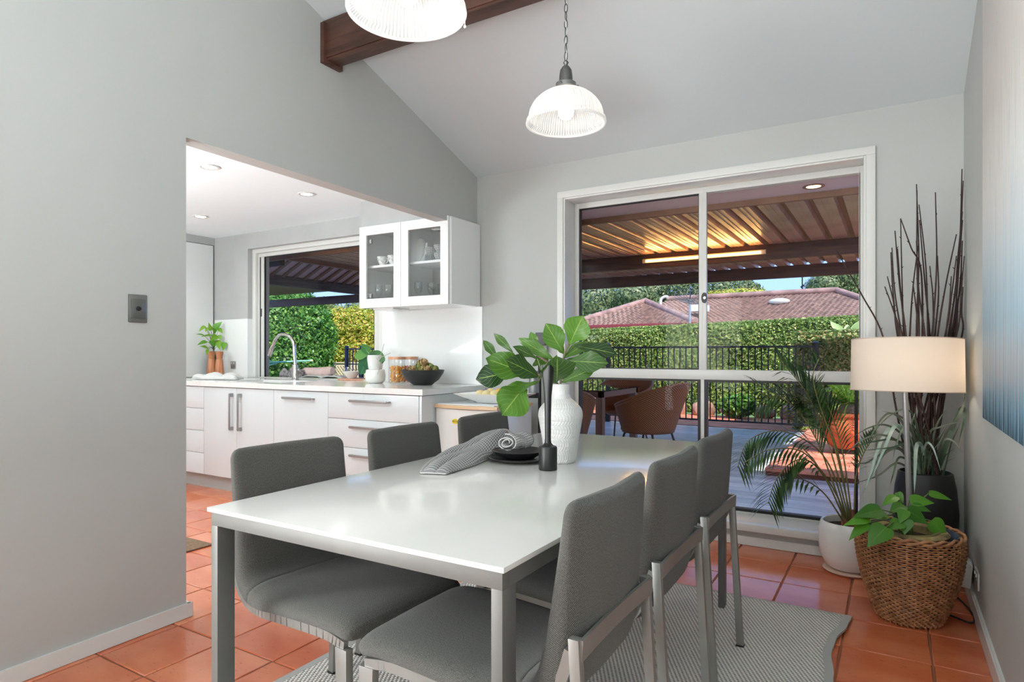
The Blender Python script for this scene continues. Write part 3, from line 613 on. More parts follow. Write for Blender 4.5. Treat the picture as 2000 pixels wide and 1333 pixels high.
# neighbour's house
hs = thing('house', 'single storey house with pink-brown hipped tile roof beyond the hedge', 'house', (-5, 24, -.2))
RTM = [M('roof_tile_clay', (160, 130, 114), .8, var=.16, vs=5)]
def tileplane(name, A, B, C, D, rows, cols, parent):   # A,B eave left/right ; D,C ridge left/right
    A, B, C, D = map(V, (A, B, C, D)); nrm = (B-A).cross(D-A).normalized(); mb = MB(); S = 4
    for r_ in range(rows):
        t0, t1 = r_/rows, (r_+1)/rows
        L0, R0 = A.lerp(D, t0), B.lerp(C, t0); L1, R1 = A.lerp(D, t1), B.lerp(C, t1); ncol = max(1, int(cols*((R0-L0).length/(B-A).length)))*S; vs = []
        for L, R, h in ((L0, R0, .07), (L1, R1, .0)):
            for i in range(ncol+1): vs.append(L.lerp(R, i/ncol)+nrm*(h*.7+.018*math.sin(2*PI*i/S+r_*.3)))
        for i in range(ncol+1): vs.append(L0.lerp(R0, i/ncol)-nrm*.02)
        m = ncol+1; fs = [(i, i+1, m+i+1, m+i) for i in range(ncol)]+[(2*m+i, 2*m+i+1, i+1, i) for i in range(ncol)]; mb.add(vs, fs)
    o = build(name, mb, RTM[0], parent); o['kind'] = 'stuff'; return o
yA = 19.5; e0, e1, ap = V((-9.6, yA, 2.08)), V((-5.2, yA, 2.08)), V((-7.72, 22.3, 3.04))
tileplane('roof_tiles', e0, e1, ap+V((.02, 0, 0)), ap-V((.02, 0, 0)), 17, 26, hs)
tileplane('roof_tiles', e1, V((-5.2, 25, 2.08)), V((-7.7, 25.5, 3.06)), ap, 17, 30, hs)
tileplane('roof_tiles', V((-9.8, 20.5, 1.42)), V((2.2, 20.5, 1.42)), V((-1.73, 25.5, 3.36)), V((-7.9, 25.5, 3.32)), 30, 70, hs)
tileplane('roof_tiles', V((2.2, 20.5, 1.42)), V((2.2, 30, 1.42)), V((-1.7, 25.6, 3.36)), V((-1.73, 25.5, 3.36)), 30, 44, hs)
tileplane('roof_tiles', V((-.9, 18.4, 1.55)), V((3.5, 18.4, 1.55)), V((2.6, 21.5, 2.75)), V((1.4, 21.5, 2.75)), 16, 26, hs)
for a, b in ((e1, ap), (e0, ap), ((-7.9, 25.5, 3.36), (-1.73, 25.5, 3.40)), ((-1.73, 25.5, 3.40), (2.2, 20.5, 1.46)), ((-.9, 18.4, 1.6), (1.4, 21.5, 2.80))):
    build('ridge_cap', MB().tube([V(a)+V((0, 0, .05)), V(b)+V((0, 0, .05))], .11, 8), M('ridge_tile', (150, 118, 108), .8, var=.2, vs=3), hs, smooth=60)
build('gutter', MB().box(-9.7, -5.1, yA-.14, yA, 1.98, 2.12), M('red_gutter', (136, 52, 52), .4), hs, bevel=.01)
build('wall', MB().box(-9.3, -5.5, yA+.3, 25, -.2, 2.0).box(-9, 1.8, 21, 25, -.2, 1.5), M('house_brick', (74, 48, 38), .9), hs)
sk = ony(1366, 603, 23.3); build('skylight', MB().box(sk.x-.32, sk.x+.32, 23.0, 23.5, sk.z-.12, sk.z+.12), M('skylight_white', (226, 230, 232), .3), hs, bevel=.03)
vv = ony(1523, 588, 24.6); build('roof_vent', MB().sphere((vv.x, 24.5, vv.z-.03), 1, 16, 8, (.36, .3, .12)), M('vent_white', (216, 226, 220), .4), hs, smooth=60)
pp = ony(1290, 592, 22.5); build('vent_pipe', MB().tube(crv([(pp.x, 22.5, pp.z-.15), (pp.x+.02, 22.5, pp.z+.12), (pp.x+.16, 22.5, pp.z+.22), (pp.x+.28, 22.5, pp.z+.2)], 4), .05, 8), M('pipe_white', (220, 220, 216), .4), hs, smooth=60)
an = ony(1567, 572, 25.5); build('aerial_mast', MB().tube([(an.x, 25.5, 3.3), (an.x, 25.5, 4.25)], .025, 6).tube([(an.x-.05, 25.5, 3.6), (an.x+.05, 25.5, 3.7)], .04, 6), BLACK, hs, smooth=60)
# mesh satellite dish
dc = ony(1347, 588, 18.6); dish = thing('satellite_dish', 'round dark mesh satellite dish on a pole above the tiled roof', 'dish', (dc.x, 18.6, 1.6))
build('pole', MB().tube([(dc.x, 18.62, -.2), (dc.x, 18.62, dc.z)], .035, 8), M('galvanised', (170, 175, 178), .4, .5), dish, smooth=60)
RM = Matrix.Translation(dc) @ Matrix.Rotation(math.radians(18), 4, 'Y') @ Matrix.Rotation(math.radians(28), 4, 'X')
mb = MB()
for r_ in (.16, .32, .46): mb.tube([RM @ V((r_*math.cos(2*PI*k/24), r_*math.sin(2*PI*k/24), r_*r_*.7)) for k in range(24)], .008, 4, closed=True)
for k in range(16): a = 2*PI*k/16; mb.tube([RM @ V((r_*math.cos(a), r_*math.sin(a), r_*r_*.7)) for r_ in (.02, .25, .46)], .008, 4)
mb.sphere(dc, .05, 10, 6).tube([RM @ V((0, 0, 0)), RM @ V((0, 0, .4))], .012, 5).sphere(RM @ V((0, 0, .4)), .05, 8, 6); build('mesh_reflector', mb, M('dish_dark', (70, 74, 80), .5), dish)
# trees beyond the roof
def cl(px, py, w, r): c = W(px, py, w); return (c.x, c.y, c.z, r[0], r[1], r[2])
def gt(pxs, w, label, mat, n, size, seed, base_px, core=None, limbs=True):
    sp = [cl(a, b, w+c, r) for a, b, c, r in pxs]; bx = W(base_px, 640, w); base = (bx.x, bx.y, -.25)
    lb = [[(bx.x, bx.y, .5*(bx.z+s[2])-.6), ((bx.x+s[0])/2, (bx.y+s[1])/2, s[2]-.9), (s[0], s[1], s[2]-.1)] for s in sp[:4]] if limbs else []
    return tree('tree', label, base, sp, n, size, mat, (.16, bx.z+.4), seed, 'trees beyond the neighbouring roof', limbs=lb, core=core)
gt([(1150, 590, 0, (2.0, 1.6, 1.4)), (1190, 575, 1, (1.5, 1.1, .9)), (1215, 610, 0, (2.2, 1.7, 1.0)), (1160, 625, 0, (2.8, 1.7, .9))], 32, 'olive-green gum tree furthest left beyond the tiled roof', GUML, 11000, .09, 21, 1165)
gt([(1236, 580, 0, (.9, .9, .6)), (1258, 588, 0, (.7, .7, .5)), (1240, 600, 0, (.8, .8, .5))], 30, 'small round-crowned dark green tree above the hip of the roof', GUML, 3600, .085, 22, 1246)
gt([(1275, 572, 0, (.8, .8, .5)), (1300, 565, 0, (1.1, .9, .7)), (1330, 570, 0, (1.2, .9, .7)), (1352, 572, 0, (.8, .9, .7)), (1312, 598, 0, (1.3, .9, .4))], 31, 'open-branched gum tree behind the satellite dish', GUML, 5200, .08, 23, 1310)
gt([(1400, 568, 0, (1.0, .9, .7)), (1436, 566, 0, (1.2, .9, .6)), (1462, 570, 0, (.8, .8, .4)), (1425, 582, 0, (1.9, .9, .35))], 33, 'feathery gum tree behind the ridge just right of the window mullion', GUML, 5600, .08, 24, 1425)
gt([(1430, 585, 0, (2.2, .9, .5)), (1480, 582, 0, (.7, .7, .3)), (1395, 588, 0, (1.1, .8, .4))], 30, 'bright lime-green treetop peeping over the ridge', YELLOWL, 6500, .075, 25, 1440, limbs=False)
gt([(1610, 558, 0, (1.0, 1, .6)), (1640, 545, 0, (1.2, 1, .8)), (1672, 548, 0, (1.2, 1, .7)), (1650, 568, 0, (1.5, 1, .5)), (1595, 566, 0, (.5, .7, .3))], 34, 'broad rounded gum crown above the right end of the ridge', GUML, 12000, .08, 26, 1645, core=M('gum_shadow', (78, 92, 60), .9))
# garden seen through the kitchen window
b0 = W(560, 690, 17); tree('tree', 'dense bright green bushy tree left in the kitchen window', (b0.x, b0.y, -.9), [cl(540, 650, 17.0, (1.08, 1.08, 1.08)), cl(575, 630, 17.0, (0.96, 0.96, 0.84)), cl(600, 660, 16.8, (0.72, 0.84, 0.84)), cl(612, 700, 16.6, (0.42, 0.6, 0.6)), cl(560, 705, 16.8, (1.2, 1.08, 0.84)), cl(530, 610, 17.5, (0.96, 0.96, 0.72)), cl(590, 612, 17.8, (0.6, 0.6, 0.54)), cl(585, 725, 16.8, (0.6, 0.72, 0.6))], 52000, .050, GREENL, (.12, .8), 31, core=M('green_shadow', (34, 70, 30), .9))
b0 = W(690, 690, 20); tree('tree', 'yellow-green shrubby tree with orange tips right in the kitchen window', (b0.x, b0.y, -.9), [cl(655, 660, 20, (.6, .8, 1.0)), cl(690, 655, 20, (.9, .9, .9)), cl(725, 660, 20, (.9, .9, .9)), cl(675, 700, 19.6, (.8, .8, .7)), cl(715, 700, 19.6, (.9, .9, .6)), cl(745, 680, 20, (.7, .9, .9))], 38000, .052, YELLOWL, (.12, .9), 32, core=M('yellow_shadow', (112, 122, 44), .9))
b0 = W(625, 640, 30); tree('tree', 'hazy grey-green tree rising between the two bushes', (b0.x, b0.y, -.9), [cl(622, 612, 30, (.9, .9, .8)), cl(640, 628, 30, (1.0, .9, .9)), cl(612, 640, 30, (.8, .8, .8)), cl(660, 640, 30, (.4, .5, .4))], 8000, .075, GUML, (.16, 2.4), 33)
b0 = W(712, 690, 27); tree('tree', 'pale-branched gum tree against the sky right of the kitchen window', (b0.x, b0.y, -.9), [cl(705, 612, 27, (.9, .8, .6)), cl(725, 620, 27, (.9, .8, .5)), cl(740, 605, 27, (.7, .8, .6)), cl(690, 622, 27, (.5, .5, .3))], 4200, .07, GUML, (.14, 1.6), 34, limbs=[[W(676, 650, 27), W(674, 620, 27), W(668, 600, 27), W(664, 588, 27)], [W(676, 640, 27), W(684, 615, 27), W(692, 596, 27)], [W(684, 615, 27), W(678, 605, 27), W(676, 592, 27)]])
# lattice fence
lf = thing('lattice_fence', 'cream diagonal lattice fence at the bottom of the garden', 'fence', (-14, 13.0, -.3)); mb = MB(); x0, x1, za, zb = -16.2, -10.4, -.30, .80
mb.box(x0, x1, 13.0, 13.03, zb, zb+.09).box(x0, x1, 13.0, 13.03, za-.1, za)
x = x0-1.1
CREAM = M('cream_timber', (226, 214, 184), .6)
while x < x1:
    for s in (1, -1):
        a = (x, 13.02, za) if s == 1 else (x+1.1, 13.0, za); b = (x+1.1, 13.02, zb) if s == 1 else (x, 13.0, zb); mb.bar(a, b, .008, .045)
    x += .115
build('lattice', mb, CREAM, lf)['kind'] = 'stuff'
build('capping', MB().box(x0, x1, 12.97, 13.06, zb+.09, zb+.12), CREAM, lf)
# clothesline
q0_ = W(519, 709, 15.2); cl_ = thing('clothesline', 'pale green clothesline arms reaching in from the left of the kitchen window', 'clothesline', (q0_.x, q0_.y, -.25)); GR = M('mint_paint', (132, 196, 168), .45); YE = M('pale_yellow_paint', (214, 222, 156), .45)
q0, q1 = W(519, 709, 15.2), W(607, 705, 15.3)
build('arm', MB().tube([q0, q1], .022, 8), GR, cl_, smooth=60); build('end_cap', MB().tube([q1, W(611, 705, 15.3)], .028, 8), YE, cl_, smooth=60)
build('arm', MB().tube([W(519, 703, 15), W(537, 709, 15.3)], .016, 8), GR, cl_, smooth=60); build('arm', MB().tube([W(519, 716, 15), W(541, 710, 15.3)], .016, 8), GR, cl_, smooth=60)
build('pole', MB().tube([W(519, 709, 15.2), (q0.x, q0.y, -.25)], .03, 8), GR, cl_, smooth=60)
# ============================================================ KITCHEN
BZ = .917
# tall cupboard at the far left
t = thing('tall_cupboard', 'white floor-to-ceiling cupboard at the far left end of the benchtop', 'cupboard', (-6.26, 3.0, 0))
build('body', MB().box(-6.54, -5.995, 2.1, 3.985, .10, 2.262), WHITE, t)
build('door', MB().box(-5.993, -5.972, 2.102, 3.04, .105, 2.26), WHITE, t, bevel=.002); build('door', MB().box(-5.993, -5.972, 3.044, 3.983, .922, 2.26), WHITE, t, bevel=.002)
build('kickboard', MB().box(-6.5, -6.03, 2.1, 3.2, .0, .10), M('kick_grey', (168, 168, 165), .4), t)
# base cabinets
KICK = M('kick_grey')
def handle(mb, a, b, out=(0, -1, 0), w=.012):
    a = V(a); b = V(b); o = V(out)*.032; mb.bar(a+o, b+o, .018, .007, out); d = (b-a).normalized()*.035
    for p, s in ((a, 1), (b, -1)): mb.bar(p, p+o, .018, .010, (0, 0, 1)) if abs((b-a).z) < .01 else mb.bar(p+d*s*.3, p+d*s*.3+o, .018, .03, (0, 0, 1))
def cabinet(name, label, x0, x1, fronts, nh=None):   # fronts: (name, xa, xb, z0, z1, handle)
    t = thing(name, label, 'cabinet', ((x0+x1)/2, 3.62, 0), 'white base cabinets under the benchtop')
    build('body', MB().box(x0+.001, x1-.001, 3.29, 3.985, .12, .77 if x0 == -5.03 else .86), WHITE, t)
    for nm, xa, xb, za, zb, hd in fronts:
        f = build(nm, MB().box(xa+.0015, xb-.0015, 3.268, 3.288, za+.0015, zb-.0015), GLOSSW, t, bevel=.0015)
        if hd: mb = MB(); handle(mb, *hd); build('handle', mb, STEELD, f, bevel=.0015)
    return t
fz = .872
cabinet('base_cabinet', 'white base unit of small plain drawer fronts beside the tall cupboard', -5.97, -5.03, [('drawer', -5.96, -5.03, a, b, None) for a, b in ((.125, .305), (.305, .495), (.495, .685), (.685, fz))])
cabinet('base_cabinet', 'white sink cupboard with a pair of doors and long upright handles', -5.03, -4.132, [('door', -5.03, -4.59, .125, fz, ((-4.64, 3.268, .53), (-4.64, 3.268, .825))), ('door', -4.59, -4.132, .125, fz, ((-4.53, 3.268, .53), (-4.53, 3.268, .825)))])
cabinet('integrated_dishwasher', 'white single-door unit with one horizontal handle at the top', -4.132, -3.534, [('door', -4.132, -3.534, .125, fz, ((-4.00, 3.268, .817), (-3.68, 3.268, .817)))])
cabinet('drawer_cabinet', 'white four-drawer unit with horizontal handles at the bench end', -3.534, -2.682, [('drawer', -3.534, -2.684, a, b, ((-3.29, 3.268, b-.052), (-2.94, 3.268, b-.052))) for a, b in ((.125, .285), (.285, .485), (.485, .686), (.686, fz))])
t = thing('end_panel', 'white gloss end panel closing the bench beside the small fridge', 'panel', (-2.66, 3.6, 0)); build('board', MB().box(-2.680, -2.660, 3.268, 3.985, 0, .872), GLOSSW, t, bevel=.001)
build('kickboard', MB().box(-5.97, -2.682, 3.33, 3.345, 0, .12), KICK, thing('kickboard_run', 'grey recessed kickboard under the white kitchen cabinets', 'kickboard', (-4.3, 3.34, 0)))
# benchtop with undermount sink
sx0, sx1, sy0, sy1 = -4.95, -4.25, 3.42, 3.80
bt = thing('benchtop', 'long white stone kitchen benchtop with mitred front edge', 'benchtop', (-4.3, 3.6, .875))
mb = MB().box(-5.97, sx0, 3.25, 3.998, .877, BZ).box(sx1, -2.640, 3.25, 3.998, .877, BZ).box(sx0, sx1, 3.25, sy0, .877, BZ).box(sx0, sx1, sy1, 3.998, .877, BZ).box(KX0+.012, KX1-.01, 3.998, 4.6, .885, BZ)
build('slab', mb, STONE, bt)
sk = thing('sink', 'white undermount sink bowl let into the benchtop', 'sink', ((sx0+sx1)/2, (sy0+sy1)/2, .75)); mb = MB().box(sx0, sx0+.01, sy0, sy1, .78, .875).box(sx1-.01, sx1, sy0, sy1, .78, .875).box(sx0, sx1, sy0, sy0+.01, .78, .875).box(sx0, sx1, sy1-.01, sy1, .78, .875).box(sx0, sx1, sy0, sy1, .775, .782)
build('bowl', mb, M('sink_grey', (170, 170, 168), .3), sk)
# mixer tap
tp = onz(577, 745, BZ); tp.y = min(tp.y, 3.93); tp = ony(577, 745, 3.90); tp.z = BZ
tt = thing('kitchen_tap', 'tall chrome gooseneck kitchen tap with pull-out spout', 'tap', tuple(tp))
pw = 5.6
def TP(px, py): return ony(px, py, 3.90)
a0 = TP(577, 690)
build('neck', MB().tube(crv([(tp.x, 3.9, BZ+.12), TP(575, 690), TP(574, 672), TP(568, 660), TP(557, 654), TP(546, 655), TP(538, 664), TP(533, 676)], 6), .0155, 12), CHROME, tt, smooth=60)
build('spout_head', MB().tube([TP(533.5, 675), TP(530, 684), TP(526.5, 695)], [.018, .021, .021], 14), CHROME, tt, smooth=50)
b_ = build('base', MB().lathe([(.034, 0), (.034, .003), (.030, .006), (.030, .135), (.025, .14), (.001, .14)], tp, 24), CHROME, tt, smooth=40)
build('lever', MB().tube([tp+V((.03, 0, .085)), tp+V((.075, -.01, .10))], .008, 8), CHROME, tt, smooth=60)
# salt and pepper mills and black vase with pothos cuttings
def KP(px, py, y=3.85): q = ony(px, py, y); return q
for px_, lb in ((413, 'tall waisted wooden pepper mill standing nearer the tall cupboard'), (428.5, 'tall waisted wooden pepper mill standing nearer the power outlet')):
    q = KP(px_, 735, 3.84); q.z = BZ; t = thing('pepper_mill', lb, 'pepper mill', tuple(q), 'pair of wooden mills')
    build('body', MB().lathe([(.046, 0), (.046, .03), (.044, .03), (.043, .04), (.036, .13), (.033, .17), (.030, .186), (.0, .186)], q, 24), MILLW, t, smooth=40)
    build('top', MB().lathe([(.0, .188), (.028, .188), (.030, .21), (.037, .255), (.034, .258), (0, .258)], q, 24), MILLW, t, smooth=40)
q = KP(408, 735, 3.93); q.z = BZ; bv = thing('bud_vase', 'black tapering vase hidden behind the wooden mills', 'vase', tuple(q))
build('body', MB().lathe([(.05, 0), (.05, .01), (.04, .15), (.036, .26), (.03, .26), (.03, .02), (0, .02)], (q.x+.05, 3.945, BZ), 24), BLACKG, bv, smooth=40)
def leaf(parent, name, base, tip, width, mat, n0=None, shape='heart', curl=.12, fold=.10, seed=0, local=False):
    base = V(base); tip = V(tip); d = tip-base; L = d.length; d.normalize(); view = (V((0, 0, H))-(base+tip)/2).normalized()
    nrm = n0 and V(n0) or (view+V((0, 0, .35))); s = d.cross(nrm).normalized(); nn = s.cross(d).normalized(); nv, nu = 10, 6; r = random.Random(seed)
    ph = r.uniform(0, 6)
    def prof(v):
        if shape == 'heart': return max(0, (math.sin(PI*min(1, v*.92+.08)**.62)))*(1-.15*v) if v < 1 else 0
        if shape == 'fiddle': return (.42+.58*math.sin(PI*min(1, max(0, (v-.18)/.82))**1.15)) * math.sin(PI*min(1, v*1.0))**.42 if 0 < v < 1 else 0
        return math.sin(PI*v)**.7
    def fn(u, v):
        a = (u-.5)*2; wv = prof(v)*width/2*(1+(.05*math.sin(v*17+ph) if shape == 'fiddle' else 0)); bend = -curl*L*(v*v)*1.0+curl*L*.35*v
        return base+d*(v*L)+s*(a*wv)+nn*(bend+fold*wv*abs(a)*1.2+(.03*L*math.sin(v*11+ph+a*2)*abs(a) if shape == 'fiddle' else 0))
    return build(name, MB().grid(nu, nv, fn), mat, parent, smooth=180, local=local)
KL = [(400, 637, 390, 646, 8), (404, 640, 402, 648, 6), (412, 646, 408, 632, 9), (418, 642, 432, 630, 14), (427, 642, 434, 650, 10), (424, 656, 413, 664, 15), (413, 655, 396, 656, 6), (398, 655, 385, 652, 5), (403, 667, 388, 672, 9), (406, 680, 393, 676, 9), (412, 664, 419, 677, 12), (424, 665, 429, 682, 13), (438, 669, 436, 684, 12), (406, 683, 403, 692, 7), (421, 650, 416, 641, 9), (428, 655, 431, 664, 9)]
hub = KP(418, 684, 3.92)
pw = (q.y*CT - (hub.x)*ST)
for i, (a, b, c, d, w_) in enumerate(KL):
    p = W(a, b, 6.36-max(0, 420-a)*.010); r_ = W(c, d, 6.34-max(0, 420-c)*.010); lw = w_*p.y/1236*1.55
    leaf(bv, 'leaf', p, r_+(r_-p)*.1, lw*1.0, KPOTH, seed=i); build('stem', MB().tube(crv([hub, (hub+p)/2+V((0, 0, .02)), p], 3), .0022, 5), STEMG, bv, smooth=80)
# tea towel in front of the mills
def cloth(name, label, cat, cx, cy, z, sx, sy, h, mat, rz=0, seed=1, group=None, lobes=3, res=44, usz=.4):
    r = random.Random(seed); ph = [r.uniform(0, 6) for _ in range(6)]; m = Matrix.Rotation(rz, 3, 'Z')
    def fn(u, v):
        a = (u-.5)*2; b = (v-.5)*2; e = 1-max(abs(a), abs(b))**4; rad = 1+.16*math.sin(3*math.atan2(b, a)+ph[0])+.08*math.sin(5*math.atan2(b, a)+ph[1])
        x = a*sx/2*rad; y = b*sy/2*rad; f = abs(math.sin(a*lobes+b*1.6+ph[2]))**.7*.7+abs(math.sin(b*lobes*1.2-a*2+ph[3]))*.45
        zz = .004+h*max(0, e)**.5*(.30+.70*f); p = m @ V((x, y, 0)); return V((cx+p.x, cy+p.y, z+zz))
    o = build(name, MB().grid(res, res, fn, usz, usz), mat, smooth=180, label=label, cat=cat, group=group, sol=.004, org=(cx, cy, z)); return o
c_ = KP(424, 742, 3.60)
cloth('tea_towel', 'crumpled pale tea towel on the benchtop in front of the wooden mills', 'tea towel', c_.x+.02, 3.60, BZ, .46, .20, .055, TOWELW, .05, 3)
def outlet(name, label, loc, rz, n=2, mat=STEELD, w=.075, h=.075):
    t = thing(name, label, 'power outlet', loc); m = Matrix.Translation(loc) @ Matrix.Rotation(rz, 4, 'Z')
    build('plate', MB().box(-w/2, w/2, -.008, 0, -h/2, h/2, m), mat, t, bevel=.004)
    for s in (-1, 1):
        build('switch', MB().box(s*w*.22-.006, s*w*.22+.006, -.012, -.008, h*.18, h*.36, m), CERW, t, bevel=.001)
        mb = MB(); 
        for dx, rr in ((-.006, .5), (.006, -.5)): mb.box(-.0015, .0015, -.0095, -.008, -.005, .005, m @ Matrix.Translation((s*w*.22+dx, 0, -h*.12)) @ Matrix.Rotation(rr, 4, 'Y'))
        mb.box(-.0015, .0015, -.0095, -.008, -.005, .005, m @ Matrix.Translation((s*w*.22, 0, -h*.28))); build('socket', mb, BLACK, t)
    return t
oq = ony(456, 713.5, 3.99); outlet('power_outlet', 'small silver double power outlet on the white splashback by the mills', (oq.x, 3.991, oq.z), 0)
# things on the bench / servery ledge behind the tap
def BQ(px, py): return onz(px, py, BZ)
q = ony(565, 738, 4.28); q.z = BZ
cloth('napkin_bundle', 'striped and navy cloth bundle lying on the ledge behind the tap', 'cloth', q.x+.10, 4.24, BZ, .26, .12, .09, M('striped_cloth', (120, 116, 118), .9, var=.5, vs=40), .1, 5)
cloth('navy_cloth', 'dark navy folded cloth behind the base of the tap', 'cloth', q.x-.03, 4.36, BZ, .16, .12, .05, M('navy_cotton', (40, 44, 66), .9), .2, 9)
a, b = ony(592, 727, 4.34), ony(650, 725, 4.34)
rn = thing('rolled_towel', 'pale pink rolled towel lying on the ledge behind the sink', 'towel', ((a.x+b.x)/2, 4.34, BZ+.03)); PINK = M('pale_pink_cotton', (222, 196, 190), .9, var=.05, vs=20, bump=.5, bs=90)
build('roll', MB().tube(crv([(a.x, 4.34, a.z), ((a.x+b.x)/2, 4.35, (a.z+b.z)/2-.006), (b.x, 4.34, b.z)], 6), [.03]+[.047]*11+[.032], 14), PINK, rn, smooth=60)
for k, (pa, pb, py, lb, mt) in enumerate(((600, 640, 736, 'white open magazine lying on the ledge under the pink towel', M('magazine_white', (220, 220, 218), .4)), (640, 676, 736, 'second pale magazine lying beside the wooden board', M('magazine_grey', (200, 202, 200), .4)))):
    a, b = ony(pa, py, 4.22), ony(pb, py, 4.22); t = thing('magazine', lb, 'magazine', ((a.x+b.x)/2, 4.25, BZ)); build('pages', MB().grid(12, 4, lambda u, v: V((a.x+(b.x-a.x)*u, 4.14+.2*v, BZ+.008+.022*abs(math.sin(PI*u*1.0))+.004*math.sin(u*9)))), mt, t, smooth=60, sol=.006)
a, b = ony(649, 739, 4.05), ony(710, 741, 4.05); t = thing('serving_board', 'round-ended pale timber serving board on the bench by the orchid', 'board', ((a.x+b.x)/2, 4.0, BZ))
build('board', MB().lathe([(0, .001), (.22, .001), (.225, .006), (.22, .012), (0, .012)], ((a.x+b.x)/2, 4.17, BZ), 32, m=Matrix.Diagonal((.95, .6, 1, 1))), BOARDW, t, smooth=40)
q = ony(686.5, 738, 4.15); build('bowl', MB().lathe([(.0, .014), (.038, .014), (.045, .024), (.075, .07), (.078, .078), (.073, .078), (.04, .03), (0, .026)], (q.x, 4.15, BZ), 28), CERW, None, smooth=50, label='small white bowl on the timber serving board', cat='bowl')
q = ony(668, 738, 4.24); t = thing('glass_tumbler', 'clear glass tumbler standing behind the small white bowl', 'glass', (q.x, 4.24, BZ)); build('glass', MB().lathe([(.0, .014), (.03, .014), (.034, .11), (.0315, .11), (.028, .02), (0, .02)], (q.x, 4.30, BZ), 20), TUMBLER, t, smooth=50)
# orchid in stacked white pots
q = BQ(733, 744); q = ony(733, 746, 3.78); t = thing('orchid_pot', 'white stacked planter holding a broad-leaved orchid at the window edge', 'plant', (q.x, 3.78, BZ)); cx, cy = q.x, 3.78
build('lower_pot', MB().lathe([(0, .001), (.058, .001), (.078, .02), (.082, .06), (.074, .105), (.066, .11), (.05, .11), (0, .11)], (cx, cy, BZ), 28), CERW, t, smooth=50)
build('upper_pot', MB().lathe([(0, .111), (.052, .111), (.056, .12), (.070, .225), (.064, .225), (.05, .14), (0, .2)], (cx, cy, BZ), 28), CERW, t, smooth=50)
def OQ(px, py, dy=0): return ony(px, py, 3.72+dy)
for i, (a, b, c, d, w_) in enumerate(((722, 690, 688, 696, .085), (722, 692, 703, 733, .10), (719, 694, 717, 724, .07), (722, 690, 749, 702, .10), (743, 692, 744, 712, .07))):
    m1 = OQ(a, b, .02*i); m2 = OQ(c, d, .02*i-.02); leaf(t, 'leaf', m1, m2, w_, ORCH, shape='strap', curl=.22 if i in (0, 3) else .08, seed=i, n0=tuple((V((0, 0, H))-m1).normalized()+V((0, 0, .25))))
leaf(t, 'leaf', OQ(722, 693), OQ(708, 674), .07, ORCH, shape='strap', curl=-.2)
for a in (((738, 700), (745, 690), (750, 672)), ((735, 700), (742, 712), (737, 732)), ((740, 700), (752, 695), (762, 690))): build('aerial_root', MB().tube(crv([OQ(*p, -.04) for p in a], 5), .0025, 5), M('root_grey', (168, 172, 158), .7), t, smooth=80)
# pasta jars
for (px_, lb, fillc, yy) in ((775, 'clear glass pasta jar with timber lid at the left', (232, 164, 60), 3.80), (800, 'clear glass jar with timber lid partly hidden by the black bowl', (214, 130, 96), 3.90)):
    q = ony(px_, 748, yy); t = thing('pasta_jar', lb, 'jar', (q.x, yy, BZ), 'storage jars'); c = (q.x, yy, BZ)
    build('jar', MB().lathe([(.0, .002), (.060, .002), (.065, .008), (.065, .19), (.061, .19), (.061, .01), (0, .01)], c, 28), TUMBLER, t, smooth=40)
    build('lid', MB().lathe([(0, .19), (.067, .19), (.067, .212), (0, .212)], c, 28), BOARDW, t, bevel=.0, smooth=40)
    r = random.Random(4); mb = MB()
    for k in range(170):
        a = r.uniform(0, 6.28); rr = .052*math.sqrt(r.random()); p = V((c[0]+rr*math.cos(a), c[1]+rr*math.sin(a), BZ+.018+.115*r.random())); d = V((r.uniform(-1, 1), r.uniform(-1, 1), r.uniform(-1, 1))).normalized()*.011; mb.tube([p-d, p+V((.003, 0, .002)), p+d], .0055, 6)
    build('pasta', mb, M('pasta_%d' % fillc[0], fillc, .5), t, smooth=60)['kind'] = 'stuff'
# black bowl of small artichokes
q = BQ(808, 753); bx, by = q.x+.02, q.y+.08; t = thing('fruit_bowl', 'wide matt black bowl near the end of the benchtop', 'bowl', (bx, by, BZ)); S = 1.04
build('bowl', MB().lathe([(0, .001), (.068*S, .001), (.075*S, .006), (.118*S, .04), (.150*S, .09), (.158*S, .114), (.152*S, .114), (.112*S, .045), (.07*S, .014), (0, .012)], (bx, by, BZ), 40), BLACK, t, smooth=40)
r = random.Random(6); ART = [M('artichoke_a', (150, 146, 84), .6, var=.25, vs=40), M('artichoke_b', (172, 140, 96), .6, var=.25, vs=40), M('artichoke_c', (124, 134, 70), .6, var=.25, vs=40)]
spots = [(-.085, -.03, .108, .030), (-.05, -.06, .112, .030), (-.02, -.03, .122, .034), (.03, -.05, .112, .030), (.075, -.04, .112, .032), (.055, .02, .125, .034), (-.03, .02, .150, .038), (.01, .0, .160, .036), (-.055, .03, .125, .032), (.1, .01, .108, .030), (0.02, .05, .13, .034), (.07, .06, .115, .03)]
ARL = ['small green artichoke at the left rim of the black bowl', 'green-brown artichoke at the front left of the black bowl', 'tan artichoke left of centre at the front of the bowl', 'green artichoke right of centre at the front of the bowl', 'olive artichoke at the front right of the black bowl', 'tan artichoke on the right slope of the heap', 'green artichoke high on the left of the heap', 'topmost artichoke of the heap in the black bowl', 'dull green artichoke behind the left rim', 'small artichoke at the far right rim of the black bowl', 'artichoke behind the topmost one of the heap', 'artichoke at the back right of the black bowl']
